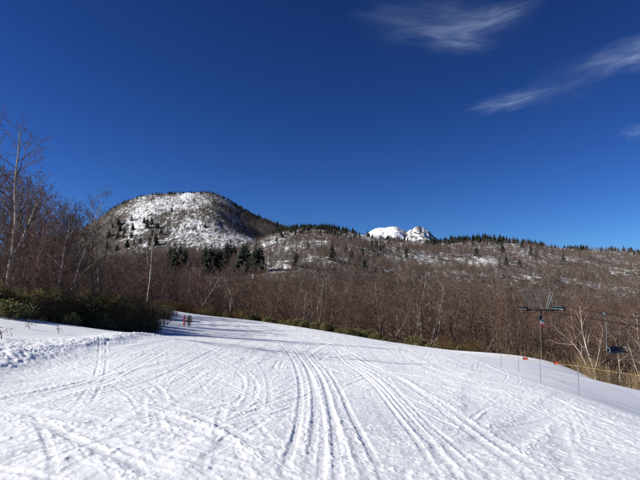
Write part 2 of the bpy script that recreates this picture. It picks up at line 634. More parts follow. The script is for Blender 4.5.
# many ordinary ski lines down the run, older ones first
for k in range(900):
    x0 = rng.uniform(-9, 11)
    y0 = rng.uniform(3, 50)
    L = rng.uniform(3, 16)
    q_ = rng.random()
    hdg = rng.normal(0.05, 0.45) if q_ < (0.30 if x0 > 1.5 else 0.45) else (rng.normal(2.05, 0.22) if q_ < (0.82 if x0 > 1.5 else 0.6) else rng.uniform(-1.5, 1.5))
    curv = rng.normal(0, 0.035)
    n = 9
    pts = [(x0, y0)]
    for i in range(n):
        hdg += curv * L / n
        pts.append((pts[-1][0] + math.sin(hdg) * L / n, pts[-1][1] + math.cos(hdg) * L / n))
    pts = np.array(pts)
    if rng.random() < 0.2:                               # skidded, wide and shallow
        stamp(pts, ski(0.022, rng.uniform(0.12, 0.26), rng.uniform(0.015, 0.035), random.choice((-1, 1))), 0.75, 1.5, 0.9)
    else:
        w_ = rng.uniform(0.032, 0.05)
        dp, rd_ = rng.uniform(0.004, 0.018), rng.uniform(0.003, 0.013)
        gap = rng.uniform(0.16, 0.45)
        sd = random.choice((-1, 1))
        stamp(pts, ski(dp, w_, rd_, sd), w_ * 3.4)
        if rng.random() < 0.8:
            stamp(pts + (math.cos(hdg) * gap, -math.sin(hdg) * gap), ski(dp, w_, rd_, sd), w_ * 3.4)
# the tracks that stand out in the photograph
for pts, pair, dp, wd, rg in (
    ([(255, 325), (290, 345), (308, 375), (312, 420), (300, 480), (296, 520)], 0.32, 0.045, 0.055, 0.025),
    ([(262, 326), (300, 348), (319, 378), (325, 420), (323, 480), (322, 520)], 0.26, 0.050, 0.06, 0.03),
    ([(270, 327), (305, 345), (330, 378), (345, 420), (362, 460), (376, 500)], 0.30, 0.045, 0.055, 0.03),
    ([(290, 329), (340, 352), (385, 385), (425, 425), (470, 470), (490, 500)], 0.34, 0.04, 0.055, 0.03),
    ([(300, 330), (360, 356), (415, 388), (465, 425), (520, 470), (550, 500)], 0.0, 0.05, 0.10, 0.05),
    ([(330, 345), (372, 378), (405, 415), (440, 460), (455, 490)], 0.22, 0.045, 0.05, 0.03),
    ([(345, 352), (400, 380), (470, 420), (540, 470), (560, 490)], 0.0, 0.03, 0.13, 0.045),
    ([(40, 404), (100, 402), (160, 408), (215, 428), (262, 455), (312, 486)], 0.0, 0.035, 0.14, 0.06),
    ([(60, 400), (130, 396), (195, 408), (240, 428), (290, 462), (330, 500)], 0.0, 0.03, 0.10, 0.05),
    ([(30, 404), (72, 430), (150, 460), (205, 478), (240, 495)], 0.0, 0.04, 0.07, 0.04),
    ([(0, 425), (50, 412), (110, 410), (150, 420)], 0.25, 0.045, 0.045, 0.03),
    ([(0, 452), (40, 432), (90, 420)], 0.3, 0.05, 0.045, 0.03),
    ([(-10, 470), (40, 448), (110, 432), (150, 428)], 0.22, 0.05, 0.045, 0.03),
    ([(20, 490), (70, 455), (130, 432), (200, 424)], 0.3, 0.045, 0.045, 0.03),
    ([(35, 405), (60, 440), (66, 490)], 0.0, 0.04, 0.05, 0.03),
    ([(120, 440), (135, 465), (150, 495)], 0.24, 0.045, 0.045, 0.03),
    ([(150, 375), (172, 392), (160, 412)], 0.0, 0.03, 0.06, 0.03),
    ([(230, 395), (218, 425), (230, 450)], 0.0, 0.03, 0.06, 0.03),
    ([(170, 345), (120, 372), (60, 390), (0, 398)], 0.3, 0.03, 0.06, 0.03),
    ([(230, 345), (180, 370), (130, 388), (60, 400)], 0.25, 0.03, 0.05, 0.025),
    ([(470, 362), (520, 385), (580, 410), (640, 432)], 0.3, 0.035, 0.06, 0.03),
    ([(455, 353), (490, 367), (540, 385), (600, 404), (640, 416)], 0.0, 0.03, 0.14, 0.06),
    ([(380, 345), (460, 375), (540, 410), (640, 450)], 0.28, 0.035, 0.055, 0.03),
    ([(585, 420), (560, 428), (580, 445), (640, 462)], 0.0, 0.03, 0.07, 0.04),
    ([(500, 420), (570, 450), (640, 478)], 0.25, 0.04, 0.05, 0.03),
):
    pts = [(x, y) for x, y in pts]
    track_px(pts, 'ski', pair, dp * 0.36, wd * 0.8, rg * 0.5)


def relief(x, y):
    fx = np.clip((x - GX0) / GS - 0.5, 0, NX - 2.001)
    fy = np.clip((y - GY0) / GS - 0.5, 0, NY - 2.001)
    i, j = fx.astype(int), fy.astype(int)
    a, b = fx - i, fy - j
    h = (H[i, j] * (1 - a) + H[i + 1, j] * a) * (1 - b) + (H[i, j + 1] * (1 - a) + H[i + 1, j + 1] * a) * b
    inside = (x > GX0) & (x < GX0 + 30) & (y > GY0) & (y < GY0 + 58)
    return np.where(inside, h, 0)


def piste_mask(x, y):
    """1 on the skied run, 0 on the banks left and right"""
    left = np.interp(y, [-100, 0, 8, 12, 18, 23, 28, 45, 60, 100], [-9, -8, -6.6, -7.0, -7.2, -7.6, -8.6, -13, -15, -15])
    right = np.interp(y, [-100, 8, 12.2, 13.8, 16.8, 21.5, 31, 40, 60, 100], [9, 8, 7.5, 7.0, 7.2, 7.7, 8.9, 9.8, 9, 9])
    return sstep(-0.5, 0.5, x - left) * sstep(-0.3, 0.5, right - x)


def litter_near(x, y):
    """how much dead litter shows: under the trees only"""
    edge = np.interp(x, [-60, -14, -9, 0, 8, 13.5, 15.2, 17.2, 60], [24, 58, 60, 55, 49, 46, 44.5, 38, 36])
    beyond = sstep(-1.0, 4.0, y - edge)
    right = sstep(0, 1.5, x - np.interp(y, [-50, 15, 20, 26.5, 30, 37, 43, 60], [15, 15.5, 16.2, 16.9, 16.6, 17.8, 15.5, 9]))
    grove = sstep(-0.3, 1.6, np.interp(y, [0, 14, 18, 20, 23, 26, 30, 44, 58], [-30, -14, -11.6, -10.4, -10.1, -9.0, -10.5, -14.6, -16]) - x)
    return np.clip(np.maximum.reduce([beyond, right, grove * 0.52]), 0, 1) * 0.75


# piste sheet: fine polar mesh round the camera
a_in = np.linspace(R(-36), R(36), 980)
a_out = np.linspace(R(36), R(324), 150)[1:-1]
A_ = np.concatenate([a_in, a_out])
rr = np.concatenate([[0.5, 1.0, 1.8], np.geomspace(2.6, 60, 720), np.linspace(60.8, 98, 50)])
AA, RRm = np.meshgrid(A_, rr, indexing='ij')
X, Y = RRm * np.sin(AA), RRm * np.cos(AA)
Z = zg(X, Y)
pm = piste_mask(X, Y)
near = 1 - sstep(40, 62, RRm)
rough_n = fbm(X / 1.6, Y / 2.4, 3, 1) * 0.020 + fbm(X / 0.2, Y / 0.26, 3, 4) * 0.0045 + fbm(X / 0.05, Y / 0.07, 2, 6) * 0.006 + np.maximum(0, fbm(X / 0.10 + 9, Y / 0.12, 2, 5) - 0.34) * 0.04
ua, ub = X * 0.88 + Y * -0.47, X * 0.47 + Y * 0.88
comb = fbm(X / 0.3, Y / 6.0, 3, 6) * 0.012 + fbm(ua / 4.0, ub / 0.28, 3, 7) * 0.016 * sstep(0, 4, X)               # long scrape marks down the run
Z = Z + pm * near * (0.46 * relief(X, Y) + rough_n + comb)
Z = Z + (1 - pm) * near * (fbm(X / 3, Y / 3, 4, 2) * 0.06)
# ploughed berm of broken snow at the left, and the ridge of pushed snow running from it
berm_c = np.interp(Y, [4, 8, 11, 13, 15, 17, 20, 26], [-6.0, -6.8, -7.6, -7.2, -6.9, -6.6, -6.9, -7.6])
berm_h = np.interp(Y, [4, 8, 10, 12, 13.5, 16, 20, 26], [0.06, 0.12, 0.20, 0.16, 0.10, 0.09, 0.07, 0.01])
o_ = (X - berm_c) / np.interp(Y, [8, 12, 16, 26], [1.1, 1.0, 0.32, 0.28])
chunk = 1 + 0.6 * fbm(X / 0.4, Y / 0.45, 4, 3) + 0.5 * np.abs(fbm(X / 0.15, Y / 0.15, 2, 5))
left_tail = np.where(o_ < 0, np.exp(-(o_ / 2.0) ** 2), np.exp(-o_ ** 2))
Z = Z + berm_h * left_tail * chunk * sstep(3, 5, Y) * (1 - sstep(24, 27, Y))
na, nr = len(A_), len(rr)
idx = np.arange(na * nr).reshape(na, nr)
i2 = np.roll(idx, -1, axis=0)
Fq = np.stack([idx[:, :-1], idx[:, 1:], i2[:, 1:], i2[:, :-1]], -1).reshape(-1, 4)[:, ::-1]
cap_i = na * nr
Vv = np.concatenate([np.stack([X, Y, Z], -1).reshape(-1, 3), [[0, 0, zg1(0.0, 0.01)]]])
Ft = np.stack([idx[:, 0], i2[:, 0], np.full(na, cap_i)], 1)[:, ::-1]
me = make_mesh('snow_piste', Vv, [Fq, Ft], M_SNOW, smooth=True)
lit = np.concatenate([litter_near(X, Y).ravel(), [0]]).astype(np.float32)
me.attributes.new('litter', 'FLOAT', 'POINT').data.foreach_set('value', lit)
tag(obj('snow_piste', me), kind='structure')
Zm_spl = None

# wooded hillside, snowy dome, far peak
def polar_sheet(name, azs, rads, fn, material, lit_fn=None, close=False):
    a, r = np.meshgrid(azs, rads, indexing='ij')
    x, y = r * np.sin(a), r * np.cos(a)
    z = fn(x, y)
    ix = np.arange(a.size).reshape(a.shape)
    if close:
        j = np.roll(ix, -1, axis=0)
        q = np.stack([ix[:, :-1], ix[:, 1:], j[:, 1:], j[:, :-1]], -1).reshape(-1, 4)[:, ::-1]
    else:
        q = np.stack([ix[:-1, :-1], ix[:-1, 1:], ix[1:, 1:], ix[1:, :-1]], -1).reshape(-1, 4)[:, ::-1]
    m_ = make_mesh(name, np.stack([x, y, z], -1).reshape(-1, 3), q, material, smooth=True)
    if lit_fn is not None:
        m_.attributes.new('litter', 'FLOAT', 'POINT').data.foreach_set('value', lit_fn(x, y).astype(np.float32).ravel())
    return tag(obj(name, m_), kind='structure')


def hill_litter(x, y):
    r = np.hypot(x, y)
    return 0.45 * (1 - sstep(110, 230, r)) + 0.10 * (1 - sstep(200, 330, r)) + fbm(x / 40, y / 90, 3, 4) * 0.14


polar_sheet('hillside', np.concatenate([np.linspace(R(-40), R(40), 300), np.linspace(R(40), R(320), 90)[1:-1]]), np.concatenate([np.linspace(96, 700, 240), np.linspace(705, 1500, 30)]),
            lambda x, y: zg(x, y) - 0.25 * (1 - sstep(97, 104, np.hypot(x, y))), M_HILL, hill_litter, True)


def grid_sheet(name, us, ys, fn, material, lit_fn=None):
    u, y = np.meshgrid(us, ys, indexing='ij')
    x = u * y
    z = fn(x, y)
    ix = np.arange(u.size).reshape(u.shape)
    q = np.stack([ix[:-1, :-1], ix[:-1, 1:], ix[1:, 1:], ix[1:, :-1]], -1).reshape(-1, 4)[:, ::-1]
    m_ = make_mesh(name, np.stack([x, y, z], -1).reshape(-1, 3), q, material, smooth=True)
    if lit_fn is not None:
        m_.attributes.new('litter', 'FLOAT', 'POINT').data.foreach_set('value', lit_fn(x, y).astype(np.float32).ravel())
    return tag(obj(name, m_), kind='structure')


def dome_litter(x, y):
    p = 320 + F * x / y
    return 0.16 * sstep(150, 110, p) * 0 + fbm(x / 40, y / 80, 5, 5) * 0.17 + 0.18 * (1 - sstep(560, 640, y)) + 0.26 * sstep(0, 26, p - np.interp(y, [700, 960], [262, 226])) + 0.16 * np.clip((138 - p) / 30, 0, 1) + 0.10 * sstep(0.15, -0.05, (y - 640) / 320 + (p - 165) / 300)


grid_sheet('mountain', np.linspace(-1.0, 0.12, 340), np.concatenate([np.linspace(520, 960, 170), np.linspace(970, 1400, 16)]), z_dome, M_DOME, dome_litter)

PX_ = np.array([300, 340, 358, 366, 371, 375, 379, 384, 390, 394, 398, 401, 405, 409, 411, 413, 415, 417, 420, 422, 424, 427, 430, 434, 446, 480, 520])
PY_ = np.array([262, 250, 241, 234.5, 230.5, 228.2, 227.2, 227.6, 226.6, 226.2, 226.4, 228, 230.5, 231, 229, 229.6, 227.4, 226.6, 226.2, 227.6, 227.2, 229.5, 231.5, 236, 244, 258, 268])


def z_peak(x, y):
    p = 320 + F * x / y
    zr = EYE + (HY - np.interp(p, PX_, PY_)) / F * 3200
    t = (y - 2500) / 700
    h = np.where(t > 1, zr - 0.5 * (y - 3200), zr * (0.35 + 0.65 * np.clip(t, 0, 1)))
    return h + fbm(x / 60, y / 60, 5, 1) * 26 * (1 - sstep(0.9, 1.0, t) * 0.8) * sstep(395, 425, p) + fbm(x / 55, y / 90, 5, 1) * 22 * (1 - 0.75 * sstep(0.9, 1, t))


grid_sheet('snow_peak', np.linspace(-0.08, 0.40, 240), np.concatenate([np.linspace(2500, 3210, 90), np.linspace(3230, 3800, 10)]), z_peak, M_PEAK,
           lambda x, y: np.where(320 + F * x / y > 404, 0.07, -0.04) + 0 * x)


# ------------------------------------------------------------------ bare trees
def grow(seed, h=8.0, stems=1, lean=0.0, n1=18, n2=6, n3=5, n4=2, r0=0.09, start=0.3, wob=0.10, up=0.35, twig_r=0.006, spread=1.0, broken=None, crook=None):
    """a leafless tree as tapering tubes; returns trunk and crown (V, F list)"""
    rd = random.Random(seed)
    seg = {0: [], 1: [], 2: [], 3: [], 4: []}

    def nrm(v):
        L = math.sqrt(v[0] ** 2 + v[1] ** 2 + v[2] ** 2) or 1
        return (v[0] / L, v[1] / L, v[2] / L)

    def path(p, d, L, r_a, r_b, n, wobble, lift):
        out = [(p, r_a)]
        for i in range(n):
            d = nrm((d[0] + rd.gauss(0, wobble), d[1] + rd.gauss(0, wobble), d[2] + rd.gauss(0, wobble * 0.6) + lift))
            p = (p[0] + d[0] * L / n, p[1] + d[1] * L / n, p[2] + d[2] * L / n)
            out.append((p, r_a + (r_b - r_a) * (i + 1) / n))
        return out

    def addp(pa, lv):
        for (p, ra), (q, rb) in zip(pa[:-1], pa[1:]):
            seg[lv].append((p, q, ra, rb))

    def at(pa, t):
        i = min(int(t * (len(pa) - 1)), len(pa) - 2)
        f = t * (len(pa) - 1) - i
        (p, ra), (q, rb) = pa[i], pa[i + 1]
        pos = tuple(p[k] + (q[k] - p[k]) * f for k in range(3))
        return pos, nrm(tuple(q[k] - p[k] for k in range(3))), ra + (rb - ra) * f

    def side(d, angle):
        while True:
            v = (rd.gauss(0, 1), rd.gauss(0, 1), rd.gauss(0, 1))
            c = (d[1] * v[2] - d[2] * v[1], d[2] * v[0] - d[0] * v[2], d[0] * v[1] - d[1] * v[0])
            if abs(c[0]) + abs(c[1]) + abs(c[2]) > 0.1:
                break
        c = nrm(c)
        return nrm(tuple(d[k] * math.cos(angle) + c[k] * math.sin(angle) for k in range(3)))

    def branch(pa, lv, count, L, t0):
        counts = {2: n2, 3: n3, 4: n4}
        for i in range(count):
            t = t0 + (1 - t0) * (i + rd.random()) / count
            pos, d, r = at(pa, min(t, 0.995))
            Lb = L * (1.05 - 0.55 * t) * rd.uniform(0.6, 1.2)
            dd = side(d, R(rd.uniform(28, 62)) * spread)
            rb = max(min(r * rd.uniform(0.4, 0.62), 0.045), twig_r * (1.0 if lv > 2 else 1.7))
            ns = {1: 5, 2: 4, 3: 3, 4: 2}[lv]
            b_ = path(pos, dd, Lb, rb, max(twig_r * 0.55, rb * 0.25), ns, 0.16, up * 0.13)
            addp(b_, lv)
            if lv < 4 and counts[lv + 1] > 0:
                branch(b_, lv + 1, counts[lv + 1], Lb * 0.52, 0.22)

    for s in range(stems):
        hs = h * (1 if s == 0 else rd.uniform(0.6, 0.95))
        r_s = r0 * (1 if s == 0 else rd.uniform(0.6, 0.85))
        a = rd.uniform(0, 6.28)
        tilt = lean if stems == 1 or s == 0 else rd.uniform(0.15, 0.42)
        d = nrm((math.cos(a) * tilt if s else lean, math.sin(a) * tilt if s else 0, 1))
        p0 = (math.cos(a) * 0.12 * (s > 0), math.sin(a) * 0.12 * (s > 0), -0.25)
        tr = path(p0, d, hs, r_s, max(0.012, r_s * 0.13), 12, wob, 0.03)
        addp(tr, 0)
        branch(tr, 1, n1 if s == 0 else max(5, int(n1 * 0.6)), hs * 0.34, start)
    if broken:                                            # a snapped secondary stem
        bx, bh, br = broken
        st = path((0.05, 0, h * 0.22), nrm((bx, 0.1, 1)), bh, br, br * 0.8, 6, 0.05, 0.02)
        addp(st, 0)
        branch(st, 2, 10, 0.9, 0.2)

    def arr(lvs, k):
        S = [s for lv in lvs for s in seg[lv]]
        if not S:
            return None
        return tubes([s[0] for s in S], [s[1] for s in S], [s[2] for s in S], [s[3] for s in S], k)
    trunk = arr([0], 7)
    crown_thick, crown_fine = arr([1], 4), arr([2, 3, 4], 3)
    return trunk, [c for c in (crown_thick, crown_fine) if c is not None]


def tree_protos(n, seed, bark, twig, name='tree', limb=None, **kw):
    out = []
    for i in range(n):
        k2 = {k: (v(i) if callable(v) else v) for k, v in kw.items()}
        tr, cr = grow(seed + i * 13, **k2)
        tm = make_mesh(name + '_trunk', tr[0], tr[1], bark, smooth=True)
        V, Fs = join(cr)
        nth = len(cr[0][1])
        mi = np.concatenate([np.zeros(nth, int), np.ones(len(V) and sum(len(f) for f in Fs) - nth, int)])
        cm = make_mesh(name + '_crown', V, Fs, [limb or twig, twig], midx=mi)
        out.append((tm, cm, k2['h']))
    return out


def put_tree(name, proto, x, y, height, label, group=None, rz=None, cat='tree', tilt=0.0, wide=1.0):
    tm, cm, h = proto
    s = height / h
    o = empty(name, (x, y, zg1(x, y)), rng.uniform(0, 6.28) if rz is None else rz, (s * wide, s * wide, s))
    if tilt:
        o.rotation_euler[1] = tilt
    tag(o, label, cat, group)
    obj('trunk', tm, o)
    obj('crown', cm, o)
    return o


near_brown = tree_protos(5, 100, M_BARK, M_TWIG, 'brown_tree', h=7.0, n1=20, n2=7, n3=6, n4=2, r0=0.07, start=0.12, wob=0.07, twig_r=0.0055, stems=lambda i: (1, 2, 1, 3, 2)[i])
near_birch = tree_protos(3, 300, M_BIRCH, M_TWIG, 'birch', limb=M_BIRCH, h=8.0, n1=15, n2=6, n3=5, n4=2, r0=0.095, start=0.35, wob=0.10, twig_r=0.0055, stems=1)
mid_brown = tree_protos(7, 500, M_BARK, M_TWIG, 'thicket_tree', h=8.0, n1=18, n2=6, n3=5, n4=0, r0=0.07, start=0.15, wob=0.08, twig_r=0.009, stems=lambda i: (1, 2, 1, 2, 1, 3, 2)[i])
mid_grey = tree_protos(4, 700, M_BIRCH, M_TWIG_G, 'grey_birch', limb=M_BIRCH, h=8.0, n1=14, n2=5, n3=4, n4=0, r0=0.085, start=0.3, wob=0.12, twig_r=0.009, stems=lambda i: (1, 2, 3, 1)[i])
pale = tree_protos(4, 900, M_PALE, M_TWIG, 'pale_birch', limb=M_PALE, h=7.0, n1=9, n2=5, n3=4, n4=1, r0=0.10, start=0.34, wob=0.10, twig_r=0.007, stems=lambda i: (2, 3, 1, 2)[i])
hero = tree_protos(1, 1234, M_BIRCH, M_TWIG, 'leaning_birch', limb=M_BARK, h=9.4, n1=24, n2=6, n3=6, n4=2, r0=0.15, start=0.25, wob=0.055, lean=0.10, twig_r=0.006, broken=(0.34, 3.6, 0.085))
spread_birch = tree_protos(1, 4321, M_PALE, M_TWIG_G, 'spreading_birch', limb=M_PALE, h=7.5, n1=10, n2=5, n3=5, n4=1, r0=0.11, start=0.45, wob=0.05, lean=0.06, twig_r=0.008, spread=1.25, up=0.1)


def xy(px, d):
    return (px - 320) / F * d, d


# trees of the left grove one can tell apart
x, y = xy(8, 25.5)
put_tree('birch_tree', hero[0], x, y, 9.0, 'tallest leaning birch with a snapped second stem above the dark bushes at left', rz=0.1)
x, y = xy(-14, 20)
put_tree('birch_tree', near_birch[0], x, y, 9.0, 'bare birch cut by the left picture edge, its twigs reaching highest', rz=4.6)
x, y = xy(56, 24.5)
put_tree('birch_tree', near_birch[1], x, y, 5.8, 'slim pale-trunked birch rising straight behind the bushes, right of the leaning birch', rz=1.0)
x, y = xy(68, 26)
put_tree('birch_tree', near_birch[2], x, y, 6.4, 'birch with sunlit orange-white trunk leaning right over the dark bushes', rz=0.2, tilt=0.10)
x, y = xy(101, 58)
put_tree('birch_tree', near_birch[1], x, y, EYE + 98 / F * 58 - zg1(x, y), 'thin-topped bare tree against the sky left of the snowy dome', rz=4.0)
x, y = xy(148, 64)
put_tree('birch_tree', spread_birch[0], x, y, 10.6, 'pale birch with wide spreading limbs in front of the dark lower mountainside', rz=0.0)
x, y = xy(197, 66)
put_tree('birch_tree', pale[2], x, y, 6.4, 'small whitish birch beyond the red marker pole', rz=0.7)

left_label = 'bare reddish-brown tree in the grove behind the dark bushes, '
for k in range(70):
    d = rng.uniform(24, 62)
    px = rng.uniform(-30, 98) if d > 36 else rng.uniform(-40, 68)
    if k % 4 == 0:
        px, d = rng.uniform(105, 190), rng.uniform(63, 88)
    x, y = xy(px, d)
    top = np.interp(px, [-40, 0, 32, 52, 75, 100, 130, 185], [162, 180, 178, 206, 214, 222, 240, 258]) + rng.normal(0, 9)
    hgt = EYE + (HY - top) / F * d - zg1(x, y)
    pr = near_brown[k % 5] if d < 42 else mid_brown[k % 7]
    if k % 6 == 5:
        pr = near_birch[k % 3]
    if 30 < d < 62:
        hgt = min(hgt, max(3.0, (-x - 7.0) / 1.7))
    put_tree('bare_tree', pr, x, y, float(np.clip(hgt, 3.0, 9.5)), left_label + ('at the left edge', 'left of the dome', 'below the dome')[0 if px < 30 else 1 if px < 100 else 2], 'bare trees of the left grove, ' + ('edge', 'middle', 'right end')[0 if px < 30 else 1 if px < 100 else 2])

mid_label = 'bare brown tree just beyond the far piste crest'
for k in range(115):
    px = 175 + 300 * (k + rng.random()) / 115
    d = rng.uniform(57, 92) if px < 380 else rng.uniform(52, 92)
    x, y = xy(px, d)
    pr = mid_grey[k % 4] if k % 5 == 4 else mid_brown[k % 7]
    top = np.interp(px, [175, 260, 350, 475], [276, 280, 282, 279]) + rng.normal(0, 9)
    hgt = EYE + (HY - top) / F * d - zg1(x, y)
    z_ = 0 if px < 250 else 1 if px < 330 else 2 if px < 410 else 3
    lab = mid_label + (', nearest the marker pole', ', left of its middle', ' below the white peak', ' left of the lift pylon')[z_]
    put_tree('bare_tree', pr, x, y, float(np.clip(hgt, 4.0, 11)), lab, 'bare trees beyond the crest, stretch ' + 'ABCD'[z_])

right_label = 'bare brown tree below the grey snow bank'
for k in range(100):
    px = 470 + 185 * (k + rng.random()) / 100
    d0 = np.interp(px, [470, 500, 558, 590, 640], [46, 47, 42, 35, 31])
    d = rng.uniform(d0, 85)
    x, y = xy(px, d)
    if d < 62 and (abs(x - 23) < 3.6 or (522 < px < 556 and k % 3)):                     # the lift line is kept clear
        d = rng.uniform(66, 90)
        x, y = xy(px, d)
    pr = mid_grey[k % 4] if k % 5 == 4 else mid_brown[k % 7]
    top = np.interp(px, [470, 540, 640], [276, 298, 300]) + rng.normal(0, 9)
    hgt = EYE + (HY - top) / F * d - zg1(x, y)
    z_ = 0 if px < 522 else 1 if px < 585 else 2
    lab = right_label + (', left of the lift pylon', ', between lift pylon and chair', ', around the lift chair')[z_]
    put_tree('bare_tree', pr, x, y, float(np.clip(hgt, 3.5, 11)), lab, 'bare trees below the right bank, stretch ' + 'ABC'[z_])

for k, (px, d, top) in enumerate(((531, 53.5, 324), (537, 52.5, 330), (543, 53.8, 322), (548, 53, 327))):
    x, y = xy(px, d)
    put_tree('bare_tree', mid_brown[k + 1], x, y, EYE + (HY - top) / F * d - zg1(x, y), 'low bare tree hiding the foot of the lift pylon', 'bare trees at the pylon foot')

pale_spots = [(592, 37.5, 1, 6.0, 'many-stemmed pale birch left of the empty lift chair'),
              (612, 50, 3, 7.4, 'pale birch whose stems show behind the empty lift chair'),
              (637, 33, 0, 6.2, 'pale birch at the right picture edge beside the lift chair'),
              (564, 45, 2, 4.6, 'short pale birch at the bend of the rope fence, right of the lift pylon'),
              (505, 51, 0, 5.8, 'crooked pale birch left of the lift pylon'),
              (470, 56, 2, 5.6, 'thin pale birch where the grey snow bank begins'),
              (300, 60, 2, 5.2, 'lone pale trunk beyond the middle of the crest')]
for k, (px, d, pi, hgt, lab) in enumerate(pale_spots):
    x, y = xy(px, d)
    put_tree('birch_tree', pale[pi], x, y, hgt, lab, rz=k * 1.3)

# ------------------------------------------------------------------ firs
def fir_mesh(seed, h=10.0, wide=0.2, tiers=13, gaps=0.15):
    rd = random.Random(seed)
    P0, P1, r0_, r1_ = [], [], [], []
    V, Ft = [], []
    for t in range(tiers):
        f = t / (tiers - 1)
        z = h * (0.10 + 0.88 * f)
        L = h * wide * (1 - f) ** 0.8 + 0.12
        nb = 11 if f < 0.6 else 7
        for i in range(nb):
            if rd.random() < gaps:
                continue
            a = 6.283 * (i + rd.random()) / nb
            l = L * rd.uniform(0.6, 1.15)
            dz = -l * rd.uniform(-0.1, 0.6)
            c, s = math.cos(a), math.sin(a)
            wdt = l * 0.30
            b0 = (0, 0, z + rd.uniform(-.1, .1))
            m1 = (c * l * .55 - s * wdt, s * l * .55 + c * wdt, b0[2] + dz * .4)
            m2 = (c * l * .55 + s * wdt, s * l * .55 - c * wdt, b0[2] + dz * .4)
            mt = (c * l * .5, s * l * .5, b0[2] + dz * .2 + 0.10 * l)
            e = (c * l, s * l, b0[2] + dz)
            k = len(V)
            V += [b0, m1, e, m2, mt]
            Ft += [(k, k + 1, k + 4), (k + 1, k + 2, k + 4), (k + 2, k + 3, k + 4), (k + 3, k, k + 4)]
    tv, tf = tubes([(0, 0, -0.5), (0, 0, h * .5)], [(0, 0, h * .5), (0, 0, h)], [h * .018, h * .012], [h * .012, .02], 5)
    V = np.array(V)
    n1 = len(V)
    nn = len(Ft)
    return make_mesh('fir', np.concatenate([V, tv]), [np.array(Ft), tf + n1], [M_FIR, M_BARK], midx=[0] * nn + [1] * len(tf)), h


firs = [fir_mesh(s, 10.0, w_, 19 + s % 3, g_) for s, w_, g_ in ((1, .27, .1), (2, .24, .2), (3, .32, .15), (4, .22, .25), (5, .29, .25))]


def put_fir(x, y, z, hgt, label, group, k):
    m_, h = firs[k % 5]
    o = obj('fir_tree', m_, None, (x, y, z), rng.uniform(0, 6.28), hgt / h)
    tag(o, label, 'fir tree', group)


def fir_zone(n, fx, fy, hgt, label, group, fn=zg, lo=110):
    for k in range(n):
        px, py = fx(), fy
        if callable(fy):
            py = fy(px)
        x, y, z = hit(px, py, lo, 1300, fn, 700)
        if y > 1200:
            continue
        put_fir(x, y, z - 0.2, rng.uniform(*hgt), label, group, k)


ridge_y = lambda p: float(np.interp(p, RX, RY))
fir_zone(44, lambda: rng.uniform(276, 345), lambda p: ridge_y(p) + rng.uniform(0.6, 9), (5, 9), 'dark fir on the ridge crest just right of the snowy dome', 'firs on the ridge right of the dome')
fir_zone(34, lambda: rng.uniform(345, 425), lambda p: ridge_y(p) + rng.uniform(0.6, 13), (5, 9), 'dark fir on the saddle below the far white peak', 'firs below the white peak')
fir_zone(46, lambda: rng.uniform(425, 520), lambda p: ridge_y(p) + abs(rng.normal(0, 2.2)) + 0.6, (5, 9.5), 'dark fir in the row on the ridge right of the white peak', 'firs on the middle ridge')
fir_zone(34, lambda: rng.uniform(520, 645), lambda p: ridge_y(p) + abs(rng.normal(0, 3.5)) + 0.6, (4, 7.5), 'dark fir along the low right-hand end of the ridge', 'firs on the right ridge')
fir_zone(22, lambda: rng.uniform(290, 640), lambda p: rng.uniform(246, 275), (8, 12), 'lone dark fir scattered among the brown trees of the hillside', 'scattered hillside firs')
dome_y = lambda p: float(np.interp(p, DX, DY))
fir_zone(36, lambda: rng.uniform(222, 278), lambda p: dome_y(p) + abs(rng.normal(0, 2.0)) + 0.4, (6, 11), 'dark fir on the right shoulder of the snowy dome', 'firs on the dome shoulder', z_dome, 530)
fir_zone(34, lambda: rng.choice([108, 126, 143, 158, 118]) + rng.normal(0, 4), lambda p: float(np.clip(rng.normal(236, 9), dome_y(p) + 12, 252)), (10, 16), 'dark fir on the lower left face of the snowy dome', 'firs on the dome face', z_dome, 530)
fir_zone(20, lambda: rng.uniform(106, 226), lambda p: dome_y(p) + 0.5 + rng.uniform(0, 1.2), (3.5, 7), 'small dark fir on the skyline of the snowy dome', 'firs on the dome skyline', z_dome, 530)
fir_zone(7, lambda: rng.uniform(165, 240), lambda p: rng.uniform(200, 246), (6, 11), 'single dark fir out on the open snow of the dome', 'firs on the open dome', z_dome, 530)
fir_zone(40, lambda: rng.uniform(165, 262), lambda p: rng.uniform(255, 276), (12, 17), 'dark fir in the shaded belt below the snowy dome', 'firs below the dome')

